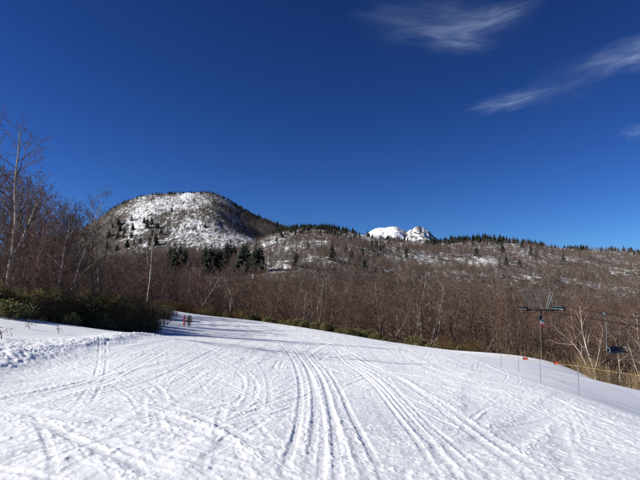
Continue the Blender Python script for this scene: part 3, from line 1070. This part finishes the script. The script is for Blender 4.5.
# ------------------------------------------------------------------ masses nobody could count: scattered with geometry nodes
def scatter(name, pts, scale, protos, label, cat=None):
    """one 'stuff' object: every vertex of a point mesh carries one of the given meshes"""
    n = len(pts)
    me_ = bpy.data.meshes.new(name)
    me_.vertices.add(n)
    me_.vertices.foreach_set('co', np.asarray(pts, np.float32).ravel())
    me_.attributes.new('size', 'FLOAT', 'POINT').data.foreach_set('value', np.asarray(scale, np.float32))
    rot = np.zeros((n, 3), np.float32)
    rot[:, 2] = rng.uniform(0, 6.28, n)
    rot[:, :2] = rng.normal(0, 0.05, (n, 2))
    me_.attributes.new('turn', 'FLOAT_VECTOR', 'POINT').data.foreach_set('vector', rot.ravel())
    me_.attributes.new('which', 'INT', 'POINT').data.foreach_set('value', rng.integers(0, len(protos), n).astype(np.int32))
    coll = bpy.data.collections.new(name + '_kinds')
    for m_ in protos:
        coll.objects.link(bpy.data.objects.new(m_.name, m_))
    ng = bpy.data.node_groups.new(name + '_scatter', 'GeometryNodeTree')
    ng.interface.new_socket('Geometry', in_out='INPUT', socket_type='NodeSocketGeometry')
    ng.interface.new_socket('Geometry', in_out='OUTPUT', socket_type='NodeSocketGeometry')
    N, Lk = ng.nodes, ng.links
    gi, go = N.new('NodeGroupInput'), N.new('NodeGroupOutput')
    iop = N.new('GeometryNodeInstanceOnPoints')
    ci = N.new('GeometryNodeCollectionInfo')
    ci.inputs['Collection'].default_value = coll
    ci.inputs['Separate Children'].default_value = True
    ci.inputs['Reset Children'].default_value = True

    def named(nm, tp):
        a = N.new('GeometryNodeInputNamedAttribute')
        a.data_type = tp
        a.inputs['Name'].default_value = nm
        return a.outputs['Attribute']
    e2r = N.new('FunctionNodeEulerToRotation')
    Lk.new(named('turn', 'FLOAT_VECTOR'), e2r.inputs[0])
    Lk.new(gi.outputs[0], iop.inputs['Points'])
    Lk.new(ci.outputs[0], iop.inputs['Instance'])
    iop.inputs['Pick Instance'].default_value = True
    Lk.new(named('which', 'INT'), iop.inputs['Instance Index'])
    Lk.new(e2r.outputs[0], iop.inputs['Rotation'])
    Lk.new(named('size', 'FLOAT'), iop.inputs['Scale'])
    Lk.new(iop.outputs[0], go.inputs[0])
    o = obj(name, me_)
    md = o.modifiers.new('scatter', 'NODES')
    md.node_group = ng
    tag(o, label, cat, None, 'stuff')
    return o


def merged_tree(proto):
    tm, cm, h = proto
    return tm, cm


def far_tree(seed, twig, bark, h=8.0, **kw):
    tr, cr = grow(seed, h=h, **kw)
    V, Fs = join([tr] + cr)
    mi = np.concatenate([np.zeros(len(tr[1]), int)] + [np.ones(len(c[1]), int) for c in cr])
    return make_mesh('bare_tree', V, Fs, [bark, twig], midx=mi)


thick = [far_tree(2000 + i, M_TWIG, M_BARK, n1=15, n2=5, n3=4, n4=0, r0=0.06, start=0.08, wob=0.08, twig_r=0.012, stems=(1, 2, 3, 2)[i]) for i in range(4)]
thick += [far_tree(2050, M_TWIG_G, M_BIRCH, n1=12, n2=5, n3=3, n4=0, r0=0.08, start=0.25, wob=0.12, twig_r=0.012, stems=2)]
farp = [far_tree(2100 + i, (M_TWIG, M_TWIG, M_TWIG_G, M_TWIG_F, M_TWIG_G)[i], (M_BARK, M_BIRCH, M_BIRCH, M_BARK, M_BARK)[i], n1=13, n2=5, n3=2, n4=0, r0=0.10, start=0.15, wob=0.10, twig_r=0.024, stems=(1, 2, 2, 1, 3)[i]) for i in range(5)]


def sample(n, d0, d1, px0, px1, dens=None, fn=zg, power=1.0):
    """points spread evenly over ground between two distances, thinned by dens(x, y)"""
    d = np.sqrt(rng.uniform(d0 ** 2, d1 ** 2, n * 3))
    px = rng.uniform(px0, px1, n * 3)
    x = (px - 320) / F * d
    keep = np.ones(n * 3, bool) if dens is None else rng.random(n * 3) < dens(x, d)
    x, d = x[keep][:n], d[keep][:n]
    return np.stack([x, d, fn(x, d) - 0.1], 1)


# thicket behind the nearest trees
P = sample(4200, 62, 175, -60, 700, lambda x, y: np.where((y < 90) & (np.abs(x - 23) < 3.2), 0, 1) * (0.55 + 0.45 * sstep(60, 90, y)))
scatter('leafless_thicket', P, rng.uniform(0.55, 1.05, len(P)), thick, 'mass of leafless reddish-brown trees filling the valley below the hillside', 'forest')
# hillside wood, with open snowy gaps
P = sample(20000, 150, 640, -120, 760, lambda x, y: (0.34 + 0.66 * sstep(-0.10, 0.20, fbm(x / 26, y / 52, 4, 6) + 0.25 * (1 - sstep(150, 260, y)))) * (1 - 0.35 * sstep(480, 560, y)))
hill_size = rng.uniform(0.5, 1.0, len(P)) * (1 - 0.4 * sstep(430, 560, P[:, 1]))
scatter('hillside_forest', P, hill_size, farp, 'leafless brown wood covering the snowy hillside up to the ridge', 'forest')
# small firs merging into a dark fringe on the skylines
pp = []
for k in range(420):
    px = rng.uniform(272, 650)
    x_, y_ = xy(px, float(np.interp(px, RX, RD)) + rng.normal(-6, 9))
    if vnoise(np.array([px / 9.0]), np.array([1.5]), 3)[0] > 0.42:
        pp.append((x_, y_, zg1(x_, y_) - 0.2))
for k in range(230):
    px = rng.uniform(272, 348) if k % 5 < 3 else rng.uniform(425, 505)
    x_, y_ = xy(px, float(np.interp(px, RX, RD)) - abs(rng.normal(0, 22)))
    pp.append((x_, y_, zg1(x_, y_) - 0.2))
n_big = len(pp)
for k in range(260):
    px = rng.uniform(90, 285)
    x_, y_ = xy(px, 950 + rng.normal(-4, 6))
    if px > 220 or vnoise(np.array([px / 7.0]), np.array([4.5]), 3)[0] > 0.45:
        pp.append((x_, y_, float(z_dome(np.array([x_]), np.array([y_]))[0]) - 0.2))
scatter('fir_fringe', np.array(pp), np.where(np.arange(len(pp)) < n_big, rng.uniform(0.35, 0.8, len(pp)), rng.uniform(0.25, 0.6, len(pp))), [f[0] for f in firs], 'dark fringe of small firs along the skyline of ridge and dome', 'firs')
# thin scrub on the dome
P = sample(24000, 540, 965, -60, 330, lambda x, y: np.clip(0.32 + dome_litter(x, y) * 2.6, 0.05, 1), z_dome)
scatter('mountain_scrub', P, rng.uniform(0.3, 0.75, len(P)), farp, 'sparse leafless scrub speckling the snowy dome', 'scrub')


# ------------------------------------------------------------------ shrubs and grasses
def leaf_clump(seed, n, rx, rz_, leaf, wid, mats, stems=24, dead=0.12, up=0.2):
    rd = np.random.default_rng(seed)
    # points in an uneven mound
    a = rd.uniform(0, 6.28, n)
    rr_ = np.sqrt(rd.random(n)) * rx * (0.75 + 0.35 * np.sin(a * 3 + seed) * rd.random(n))
    top = rz_ * (1 - 0.65 * (rr_ / rx) ** 2) * (0.75 + 0.4 * vnoise(np.cos(a) * rr_ * 2.2 + seed, np.sin(a) * rr_ * 2.2, 1))
    z = top * rd.random(n) ** 0.55
    C = np.stack([np.cos(a) * rr_, np.sin(a) * rr_, z + 0.02], 1)
    d = rd.normal(0, 1, (n, 3))
    d[:, 2] = np.abs(d[:, 2]) * 0.5 + up
    d /= np.linalg.norm(d, axis=1, keepdims=True)
    sd = np.cross(d, rd.normal(0, 1, (n, 3)))
    sd /= np.linalg.norm(sd, axis=1, keepdims=True)
    L = leaf * rd.uniform(0.6, 1.3, n)[:, None]
    Wd = wid * rd.uniform(0.7, 1.2, n)[:, None]
    nr_ = np.cross(d, sd)
    V = np.stack([C, C + d * L * .5 + sd * Wd, C + d * L - nr_ * L * .18, C + d * L * .5 - sd * Wd], 1).reshape(-1, 3)
    Fq_ = np.arange(4 * n).reshape(-1, 4)
    mi = np.where(rd.random(n) < dead, 1, 0)
    ends = C[rd.integers(0, n, stems)]
    base = ends * (0.35, 0.35, 0) + (0, 0, -0.1)
    sv, sf = tubes(base, ends + (0, 0, 0.15), np.full(stems, .012), np.full(stems, .004), 3)
    leaves = make_mesh('leaves', V, Fq_, mats, midx=mi)
    stem = make_mesh('stems', sv, sf, M_BARK)
    return leaves, stem


dark = [leaf_clump(s, 2000, 1.25, 1.75, 0.17, 0.024, [M_SHRUB, M_DEAD], 150, 0.36) for s in (1, 2, 3)]
spots = [(-6, 19.4, 0.72), (13, 19.8, 0.8), (32, 20.8, 0.72), (51, 21.6, 0.85), (68, 22.4, 0.85), (84, 23.0, 1.02), (100, 24.0, 1.08), (116, 25.0, 1.08), (131, 26.4, 1.08), (147, 27.8, 0.95),
         (22, 23.5, 0.9), (60, 25, 0.95), (95, 27.5, 1.05), (125, 30, 1.05), (-30, 20, 0.8), (152, 33, 0.9), (168, 46, 0.85)]
labs = {4: 'small yellow-green bush at the front of the dark bank of bushes', 9: 'last dark evergreen bush at the right end of the bank, beside its blue shadow',
        0: 'dark evergreen bush at the left picture edge above the broken snow', 16: 'low dark bush at the edge of the run beside the red marker pole',
        15: 'dark bush standing behind the right end of the bush bank'}
for k, (px, d, s) in enumerate(spots):
    x, y = xy(px, d)
    o = empty('evergreen_bush', (x, y, zg1(x, y) - 0.05), rng.uniform(0, 6.28), (s * rng.uniform(.9, 1.15), s * rng.uniform(.9, 1.15), s * rng.uniform(.82, 1.05)))
    back = k in (10, 11, 12, 13, 14)
    tag(o, labs.get(k, 'dark evergreen bush in the rear row of the bank under the bare trees' if back else 'dark evergreen bush in the front row of the bank along the snow at left'), 'bush',
        None if k in labs else ('bushes in the rear row' if back else 'bushes in the front row'))
    lf, st = dark[k % 3]
    if k == 4:
        lf, st = leaf_clump(77, 1500, 0.7, 1.4, 0.16, 0.03, [M_SASA, M_STRAW], 40, 0.25)
    obj('leaves', lf, o)
    obj('stems', st, o)

for k in range(26):                                       # leafless brush standing among the bushes
    px = rng.uniform(-25, 158)
    d = float(np.interp(px, [-25, 60, 150], [19.8, 22.5, 28.5])) + rng.uniform(0.0, 2.2)
    x, y = xy(px, d)
    put_tree('bare_shrub', near_brown[k % 5], x, y, rng.uniform(1.8, 3.2), 'low leafless brown shrub growing among the dark evergreen bushes', 'bare shrubs among the bushes', cat='shrub', wide=1.5)

sprig = [leaf_clump(140 + s, 150, 0.55, 0.7, 0.2, 0.03, [M_SHRUB, M_SASA], 12, 0.4, 0.3) for s in range(3)]
for k in range(20):
    px = rng.uniform(-12, 158)
    d = float(np.interp(px, [-12, 60, 100, 150], [18.2, 20.4, 23.0, 26.6])) + rng.normal(0, 0.5)
    x, y = xy(px, d)
    o = empty('leafy_sprig', (x, y, zg1(x, y) - 0.04), rng.uniform(0, 6.28), rng.uniform(0.45, 1.1))
    tag(o, 'low leafy sprig poking through the snow at the foot of the dark bushes', 'plant', 'sprigs at the foot of the bushes')
    obj('leaves', sprig[k % 3][0], o)
    obj('stems', sprig[k % 3][1], o)

# yellow-green dwarf bamboo along the crest and dry weeds along the right bank
sasa = [leaf_clump(200 + s, 260, 0.55, 0.85, 0.24, 0.035, [M_SASA, M_STRAW], 14, 0.25, 0.5)[0] for s in range(3)]
brown_clump = [leaf_clump(230 + s, 240, 0.7, 1.0, 0.2, 0.02, [M_DEAD, M_SASA], 40, 0.2, 0.6)[0] for s in range(2)]
pts = []
for k in range(400):
    px = rng.uniform(205, 475) if k % 4 else rng.uniform(300, 420)
    if rng.random() > np.interp(px, [205, 270, 300, 420, 440, 475], [0.35, 0.45, 1.0, 1.0, 0.6, 0.4]):
        continue
    edge = np.interp(px, [205, 250, 300, 350, 400, 450, 475], [56.5, 55.5, 52.5, 50, 48.5, 44, 44])
    d = edge + abs(rng.normal(0.8, 2.4))
    x, y = xy(px, d)
    pts.append((x, y))
pts = np.array(pts)
P = np.column_stack([pts, zg(pts[:, 0], pts[:, 1]) - 0.05])
scatter('bamboo_grass', P, rng.uniform(0.35, 1.1, len(P)) ** 1.0 * (0.55 + 0.7 * vnoise(P[:, 0] / 2.2, P[:, 1] / 3, 2)), sasa, 'yellow-green dwarf bamboo fringing the far edge of the piste', 'bamboo grass')
pts = np.array([xy(rng.uniform(150, 480), rng.uniform(56, 72)) for _ in range(520)] + [xy(rng.uniform(440, 655), rng.uniform(42, 64)) for _ in range(360)] + [xy(rng.uniform(-20, 150), rng.uniform(29, 48)) for _ in range(160)])
P = np.column_stack([pts, zg(pts[:, 0], pts[:, 1]) - 0.05])
scatter('brown_undergrowth', P, rng.uniform(0.5, 1.25, len(P)), brown_clump, 'brown dead undergrowth at the foot of the bare trees', 'undergrowth')


def weed_mesh(seed, n=13, h=1.0):
    rd = np.random.default_rng(seed)
    b = np.column_stack([rd.normal(0, .18, (n, 2)), np.full(n, -.05)])
    tp = b + np.column_stack([rd.normal(0, .22, (n, 2)), rd.uniform(.5, 1.1, n) * h])
    md = (b + tp) / 2 + rd.normal(0, .04, (n, 3))
    V, Fq_ = tubes(np.concatenate([b, md]), np.concatenate([md, tp]), np.full(2 * n, .009), np.concatenate([np.full(n, .008), np.full(n, .005)]), 3)
    return make_mesh('weed', V, Fq_, M_STRAW)


weeds = [weed_mesh(s) for s in (1, 2, 3)]
pts = []
for k in range(75):
    px = rng.uniform(480, 660)
    d = np.interp(px, [462, 500, 558, 590, 640, 660], [41, 44, 38.5, 31.5, 28, 27]) + abs(rng.normal(0.6, 1.6))
    pts.append(xy(px, d))
pts = np.array(pts)
P = np.column_stack([pts, zg(pts[:, 0], pts[:, 1])])
scatter('dry_weeds', P, rng.uniform(0.6, 1.6, len(P)), weeds, 'straw-coloured dry weeds along the lower edge of the grey snow bank', 'weeds')

# weeds and twigs sticking out of the snow in front of the bushes
for k, (px, py, s, lab) in enumerate(((8, 338, 0.55, 'dark bent twig sticking out of the snow beside the broken snow at far left'),
                                      (34, 328, 0.4, 'leafy tuft leaning out of the snow in front of the dark bushes'),
                                      (62, 333, 0.32, 'small dry tuft on the snow below the yellow-green bush'))):
    x, y, z = hit(px, py, 5, 40)
    o = empty('dry_plant', (x, y, z - 0.03), k * 1.0, s)
    tag(o, lab, 'plant')
    tr, cr = grow(5000 + k, h=1.3, stems=1, n1=7, n2=3, n3=0, n4=0, r0=0.03, start=0.3, wob=0.2, twig_r=0.008, spread=1.2)
    obj('stem', make_mesh('stem', tr[0], tr[1], M_BARK, smooth=True), o)
    V, Fs = join(cr)
    obj('twigs', make_mesh('twigs', V, Fs, M_BARK), o)
    obj('leaves', leaf_clump(60 + k, 26, 0.5, 0.7, 0.16, 0.02, [M_DEAD, M_SASA], 4, 0.4)[0], o)

# broken snow clods on the berm: one uncountable litter
cv, cf = [], []
ico_v = []
t_ = (1 + 5 ** .5) / 2
ico_v = np.array([(-1, t_, 0), (1, t_, 0), (-1, -t_, 0), (1, -t_, 0), (0, -1, t_), (0, 1, t_), (0, -1, -t_), (0, 1, -t_), (t_, 0, -1), (t_, 0, 1), (-t_, 0, -1), (-t_, 0, 1)]) / 1.9
ico_f = np.array([(0, 11, 5), (0, 5, 1), (0, 1, 7), (0, 7, 10), (0, 10, 11), (1, 5, 9), (5, 11, 4), (11, 10, 2), (10, 7, 6), (7, 1, 8), (3, 9, 4), (3, 4, 2), (3, 2, 6), (3, 6, 8), (3, 8, 9), (4, 9, 5), (2, 4, 11), (6, 2, 10), (8, 6, 7), (9, 8, 1)])
for k in range(520):
    yy = rng.uniform(5.5, 13.5) if k % 5 else rng.uniform(13, 24)
    c = float(np.interp(yy, [4, 8, 11, 13, 15, 17, 20, 26], [-6.0, -6.8, -7.6, -7.2, -6.9, -6.6, -6.9, -7.6]))
    hb = float(np.interp(yy, [4, 8, 10, 12, 13.5, 16, 20, 26], [0.06, 0.12, 0.20, 0.16, 0.10, 0.09, 0.07, 0.01]))
    wb = float(np.interp(yy, [8, 12, 16, 26], [1.1, 1.0, 0.32, 0.28]))
    oo = float(np.clip(rng.normal(-0.2, 0.8), -2.0, 0.75)) if yy < 13 else rng.normal(0, 0.7)
    sz = 0.014 + 0.05 * rng.random() ** 2.5 if yy < 13 else rng.uniform(0.01, 0.04)
    xx = c + oo * wb
    zz = zg1(xx, yy) + hb * math.exp(-(oo / (2.0 if oo < 0 else 1.0)) ** 2) * 0.95
    v = ico_v * sz * rng.uniform(0.6, 1.3, (12, 3)) * rng.uniform(0.7, 1.3, 3)
    cf.append(ico_f + 12 * len(cv))
    cv.append(v + (xx, yy, zz + sz * 0.2))
M_CLOD = noise_mat('broken_snow', (0.84, 0.86, 0.89), (0.89, 0.9, 0.92), 8, 4, rough=0.7, bump=0.3, bscale=40)
tag(obj('snow_clods', make_mesh('snow_clods', np.concatenate(cv), np.concatenate(cf), M_CLOD, smooth=True)), 'lumps of broken snow pushed up at the left edge of the run', 'snow', None, 'stuff')

# ------------------------------------------------------------------ chairlift
M_STEEL = plain('galvanised_steel', (0.30, 0.34, 0.34), 0.5, 0.5, 0.35)
M_GREEN = plain('weathered_green_steel', (0.16, 0.24, 0.24), 0.5, 0.4, 0.1)
M_MAST = plain('dark_brown_painted_steel', (0.11, 0.085, 0.072), 0.6, 0.3)
M_RUBBER = plain('black_rubber', (0.03, 0.03, 0.032), 0.7, 0.2)
M_WHITE = plain('white_sign_paint', (0.78, 0.76, 0.74), 0.5, 0.3)
M_RED = plain('red_sign_paint', (0.62, 0.07, 0.09), 0.5, 0.3)
M_SEAT = plain('navy_seat_pad', (0.022, 0.028, 0.055), 0.5, 0.4)
M_CABLE = plain('dark_wire_rope', (0.022, 0.016, 0.015), 0.6, 0.3)
M_ROPE = plain('yellow_rope', (0.34, 0.25, 0.09), 0.7, 0.2)
M_POST = plain('grey_post', (0.22, 0.22, 0.24), 0.6, 0.3)
M_FLAG = plain('red_flag_cloth', (0.50, 0.05, 0.055), 0.8, 0.1)
M_PINK = plain('faded_red_pole_paint', (0.72, 0.13, 0.15), 0.6, 0.3)
M_STICK = plain('grey_bamboo_stick', (0.32, 0.31, 0.33), 0.8, 0.1)

PYX, PYY = (538.5 - 320) / F * 56, 56.0                  # pylon stands 56 m off, the line runs along the view
ZC = EYE + (HY - 309) / F * PYY                          # height of the sheaves
zb = zg1(PYX, PYY)
GAUGE = 1.95
pyl = empty('lift_pylon', (PYX, PYY, zb))
tag(pyl, 'chairlift pylon with V-shaped steel frame and red and white plate', 'lift pylon')
hC = ZC - zb


def tube_path(pts, r, k=8, r2=None):
    pts = np.array(pts, float)
    n = len(pts) - 1
    rad = np.linspace(r, r2 if r2 is not None else r, n + 1)
    return tubes(pts[:-1], pts[1:], rad[:-1], rad[1:], k)


def part(name, arrs, m_, parent, smooth=False):
    V, Fs = join(arrs)
    return obj(name, make_mesh(name, V, Fs, m_, smooth=smooth), parent)


part('mast', [tube_path([(0, 0, -0.6), (0, 0, hC * .5), (0, 0, hC - 0.15)], 0.20, 14, 0.13)], M_MAST, pyl, True)
part('crossarm', [boxes([(0, 0, hC - 0.08, 2 * GAUGE + 0.1, 0.16, 0.15)])], M_MAST, pyl)
fr = 0.036
topz = hC + 1.98
for dy, nm in ((-0.42, 'lifting_frame'), (0.42, 'lifting_frame')):
    part(nm, [tube_path([(-2.0, dy, topz), (1.38, dy, topz)], fr, 6), tube_path([(-2.0, dy, topz), (-0.72, dy * .5, hC)], fr, 6), tube_path([(1.38, dy, topz), (0.66, dy * .5, hC)], fr, 6),
              tube_path([(-0.45, dy, topz), (0.25, dy * .5, hC)], fr * .8, 6), tube_path([(-1.36, dy * .75, hC + 1.0), (0.98, dy * .75, hC + 1.0)], fr * .5, 6)], M_STEEL, pyl)
part('frame_brace', [tube_path([(-2.0, -0.42, topz), (-2.0, 0.42, topz)], fr, 6)], M_STEEL, pyl)
part('frame_brace', [tube_path([(1.38, -0.42, topz), (1.38, 0.42, topz)], fr, 6)], M_STEEL, pyl)
for sx, mm in ((-1, M_MAST), (1, M_GREEN)):
    bt = part('sheave_train', [boxes([(sx * GAUGE, 0, hC + 0.02, 0.10, 2.3, 0.16), (sx * GAUGE - 0.16, 0, hC + 0.30, 0.05, 2.2, 0.05)])], mm, pyl)
    for j in range(4):
        yy = -0.96 + 0.64 * j
        part('sheave', [tubes([(sx * GAUGE + .04, yy, hC + .12)], [(sx * GAUGE + .18, yy, hC + .12)], [.21], [.21], 16),
                        tubes([(sx * GAUGE + .03, yy, hC + .12)], [(sx * GAUGE + .19, yy, hC + .12)], [.05], [.05], 8),
                        (np.concatenate([[(sx * GAUGE + .05, yy, hC + .12)], [(sx * GAUGE + .05, yy + .2 * math.cos(a), hC + .12 + .2 * math.sin(a)) for a in np.arange(16) * math.pi / 8]]),
                         np.array([(0, 1 + i, 1 + (i + 1) % 16) for i in range(16)]))], M_RUBBER, bt)
    part('catwalk', [boxes([(sx * (GAUGE - .42), 0, hC - .02 + .06, 0.36, 2.2, 0.04), (sx * (GAUGE - .62), 0, hC + .92, 0.035, 2.2, 0.035)] + [(sx * (GAUGE - .62), q, hC + .48, 0.03, 0.03, 0.86) for q in (-1, 0, 1)])], M_GREEN if sx > 0 else M_MAST, pyl)
pl = part('number_plate', [boxes([(0.02, -0.34, hC - 1.28, 0.42, 0.02, 0.50)])], M_WHITE, pyl)
part('red_band', [boxes([(0.04, -0.345, hC - 1.70, 0.44, 0.024, 0.33)])], M_RED, pl)
part('ladder', [tube_path([(-.18, .36, 0), (-.18, .32, hC - .3)], .02, 5), tube_path([(.18, .36, 0), (.18, .32, hC - .3)], .02, 5)] +
     [tube_path([(-.18, .35, z_), (.18, .35, z_)], .014, 5) for z_ in np.arange(.3, hC - .4, .35)], M_MAST, pyl)


def cable_pts(sx):
    X_ = PYX + sx * GAUGE + 0.11 * 1
    out = []
    for y_ in np.linspace(-30, 56, 44):
        t = (y_ + 30) / 86
        out.append((X_, y_, ZC + 0.36 + (1 - t) * 0.9 - 4 * t * (1 - t) * 1.35))
    for y_ in np.linspace(58, 150, 30):
        t = (y_ - 56) / 94
        out.append((X_, y_, ZC + 0.36 - t * 9.0 - 4 * t * (1 - t) * 1.2))
    return out


for sx, lab in ((1, 'dark lift cable carrying the empty chair at right'), (-1, 'second lift cable on the left side of the pylon')):
    V, Fs = join([tube_path(cable_pts(sx), 0.042, 6)])
    tag(obj('lift_cable', make_mesh('lift_cable', V, Fs, M_CABLE, smooth=True)), lab, 'cable')

CY = 47.2
cp = np.array(cable_pts(1))
cz = float(np.interp(CY, cp[:, 1], cp[:, 2]))
ch = empty('lift_chair', (cp[0, 0], CY, cz), R(6), 1.1)
tag(ch, 'empty two-seat chairlift chair with navy seat hanging from the cable', 'lift chair')
part('grip', [boxes([(0, 0, -0.02, 0.09, 0.34, 0.14), (-0.3, 0, -0.04, .62, .05, .05)])], M_GREEN, ch)
part('hanger', [tube_path([(0, 0, -.05), (0.05, 0, -.5), (0.10, 0, -1.72)], .026, 7)], M_STEEL, ch)
w2 = 0.66
part('bail_frame', [tube_path([(.10 - .02, 0, -1.72), (.10 + 1.0, 0, -1.72)], .030, 7), tube_path([(.08, 0, -1.72), (.08, 0.05, -3.05)], .026, 7),
                    tube_path([(1.10, 0, -1.72), (1.42, 0.05, -3.05)], .026, 7)], M_STEEL, ch)
part('seat', [boxes([(.76, -.24, -3.06, 1.32, .46, .08)])], M_SEAT, ch)
part('backrest', [boxes([(.76, .05, -2.86, 1.32, .07, .36)])], M_SEAT, ch)
for xx in (.02, 1.50):
    part('armrest', [tube_path([(xx, .05, -2.72), (xx, -.42, -2.78), (xx, -.44, -3.1)], .034, 7)], M_STEEL, ch)
part('seat_rail', [boxes([(.76, -.46, -3.12, 1.75, .04, .05), (.76, .04, -3.12, 1.75, .04, .05)])], M_GREEN, ch)

# ------------------------------------------------------------------ rope fence with red flags
fence = empty('rope_fence', (0, 0, 0))
tag(fence, 'yellow rope fence on thin grey posts along the right snow bank', 'fence')
tops = []
for px, py, hh in ((498, 365, 353.2), (515, 370.5, 355.2), (536, 379.5, 358), (573, 392.5, 362.8), (650, None, 374), (780, None, 392)):
    x, y, z = hit(px, py, 6, 60) if py else (*xy(px, 13 if px < 700 else 10.5), zg1(*xy(px, 13 if px < 700 else 10.5)))
    hh = EYE + (HY - hh) / F * y - z
    tv = (x, y, z + hh)
    tops.append(tv)
    part('post', [tube_path([(x, y, z - .4), tv], .009, 6)], M_POST, fence)
ropes = []
for a, b in zip(tops[:-1], tops[1:]):
    a, b = np.array(a), np.array(b)
    seg_ = []
    for t in np.linspace(0, 1, 13):
        p = a + (b - a) * t
        p[2] -= 4 * t * (1 - t) * 0.06 * np.linalg.norm(b - a) / 8 + 0.04
        seg_.append(p)
    part('rope', [tube_path(seg_, .006, 5)], M_ROPE, fence)
    ropes.append(seg_)


def flag(p, lab_size):
    s = lab_size
    gx = np.linspace(0, 1, 7)
    V = []
    for i, t in enumerate(gx):
        for zz in (0, 1):
            V.append((p[0] + t * s, p[1] + 0.03 * math.sin(t * 5 + zz), p[2] + s * .35 - zz * s * .62 - .03 * t * s))
    V = np.array(V)
    V = np.concatenate([V, V + (0, 0.008, 0)])
    q = []
    for i in range(6):
        k = 2 * i
        q += [(k, k + 2, k + 3, k + 1), (k + 14, k + 15, k + 17, k + 16)]
    q += [(0, 1, 15, 14), (12, 26, 27, 13)] + [(2 * i, 2 * i + 14, 2 * i + 16, 2 * i + 2) for i in range(6)] + [(2 * i + 1, 2 * i + 3, 2 * i + 17, 2 * i + 15) for i in range(6)]
    return obj('red_flag', make_mesh('red_flag', V, np.array(q), M_FLAG), fence)


def rope_at(px):
    best = min((p for sgm in ropes for p in sgm), key=lambda p: abs(320 + F * p[0] / p[1] - px))
    return best


flag(rope_at(519), 0.17)
flag(rope_at(550), 0.14)

# ------------------------------------------------------------------ small things on the snow
x, y, z = hit(185.5, 325, 10, 60)
mk = empty('marker_pole', (x, y, z))
tag(mk, 'short faded red marker pole at the bend of the piste by the bushes', 'marker pole')
hh = 9.5 / F * y
part('pole', [tube_path([(0, 0, -.2), (0, 0, hh * .5), (0.02, 0, hh)], .075, 9)], M_PINK, mk)
part('cap', [tube_path([(0.02, 0, hh), (0.02, 0, hh + .05)], .085, 9, .04)], M_FLAG, mk)
o = empty('dry_plant', (x + .35, y + .25, zg1(x + .35, y + .25)), 0.4, 0.62)
tag(o, 'yellow-brown tuft right behind the red marker pole', 'plant')
lf, st = leaf_clump(91, 260, 0.45, 1.3, 0.22, 0.035, [M_STRAW, M_DEAD], 20, 0.4, 0.6)
obj('leaves', lf, o)
obj('stems', st, o)
for px, py, hpx, tilt, lab in ((398.5, 351.5, 6.5, 0.05, 'left of two short grey sticks standing near the crest of the piste'), (404, 352, 5.5, 0.35, 'leaning right one of two short grey sticks near the crest of the piste'),
                               (469, 369, 7.0, 0.06, 'single short grey stick in the snow near the right edge of the run'), (474.5, 365, 4.5, 0.2, 'smallest grey stick, just behind the single stick near the right edge')):
    x, y, z = hit(px, py, 8, 60)
    hh = hpx / F * y
    V, Fs = join([tube_path([(0, 0, -.1), (tilt * hh * .5, 0, hh * .5), (tilt * hh, 0, hh)], .014, 6, .010)])
    tag(obj('marker_stick', make_mesh('marker_stick', V, Fs, M_STICK), None, (x, y, z)), lab, 'stick')
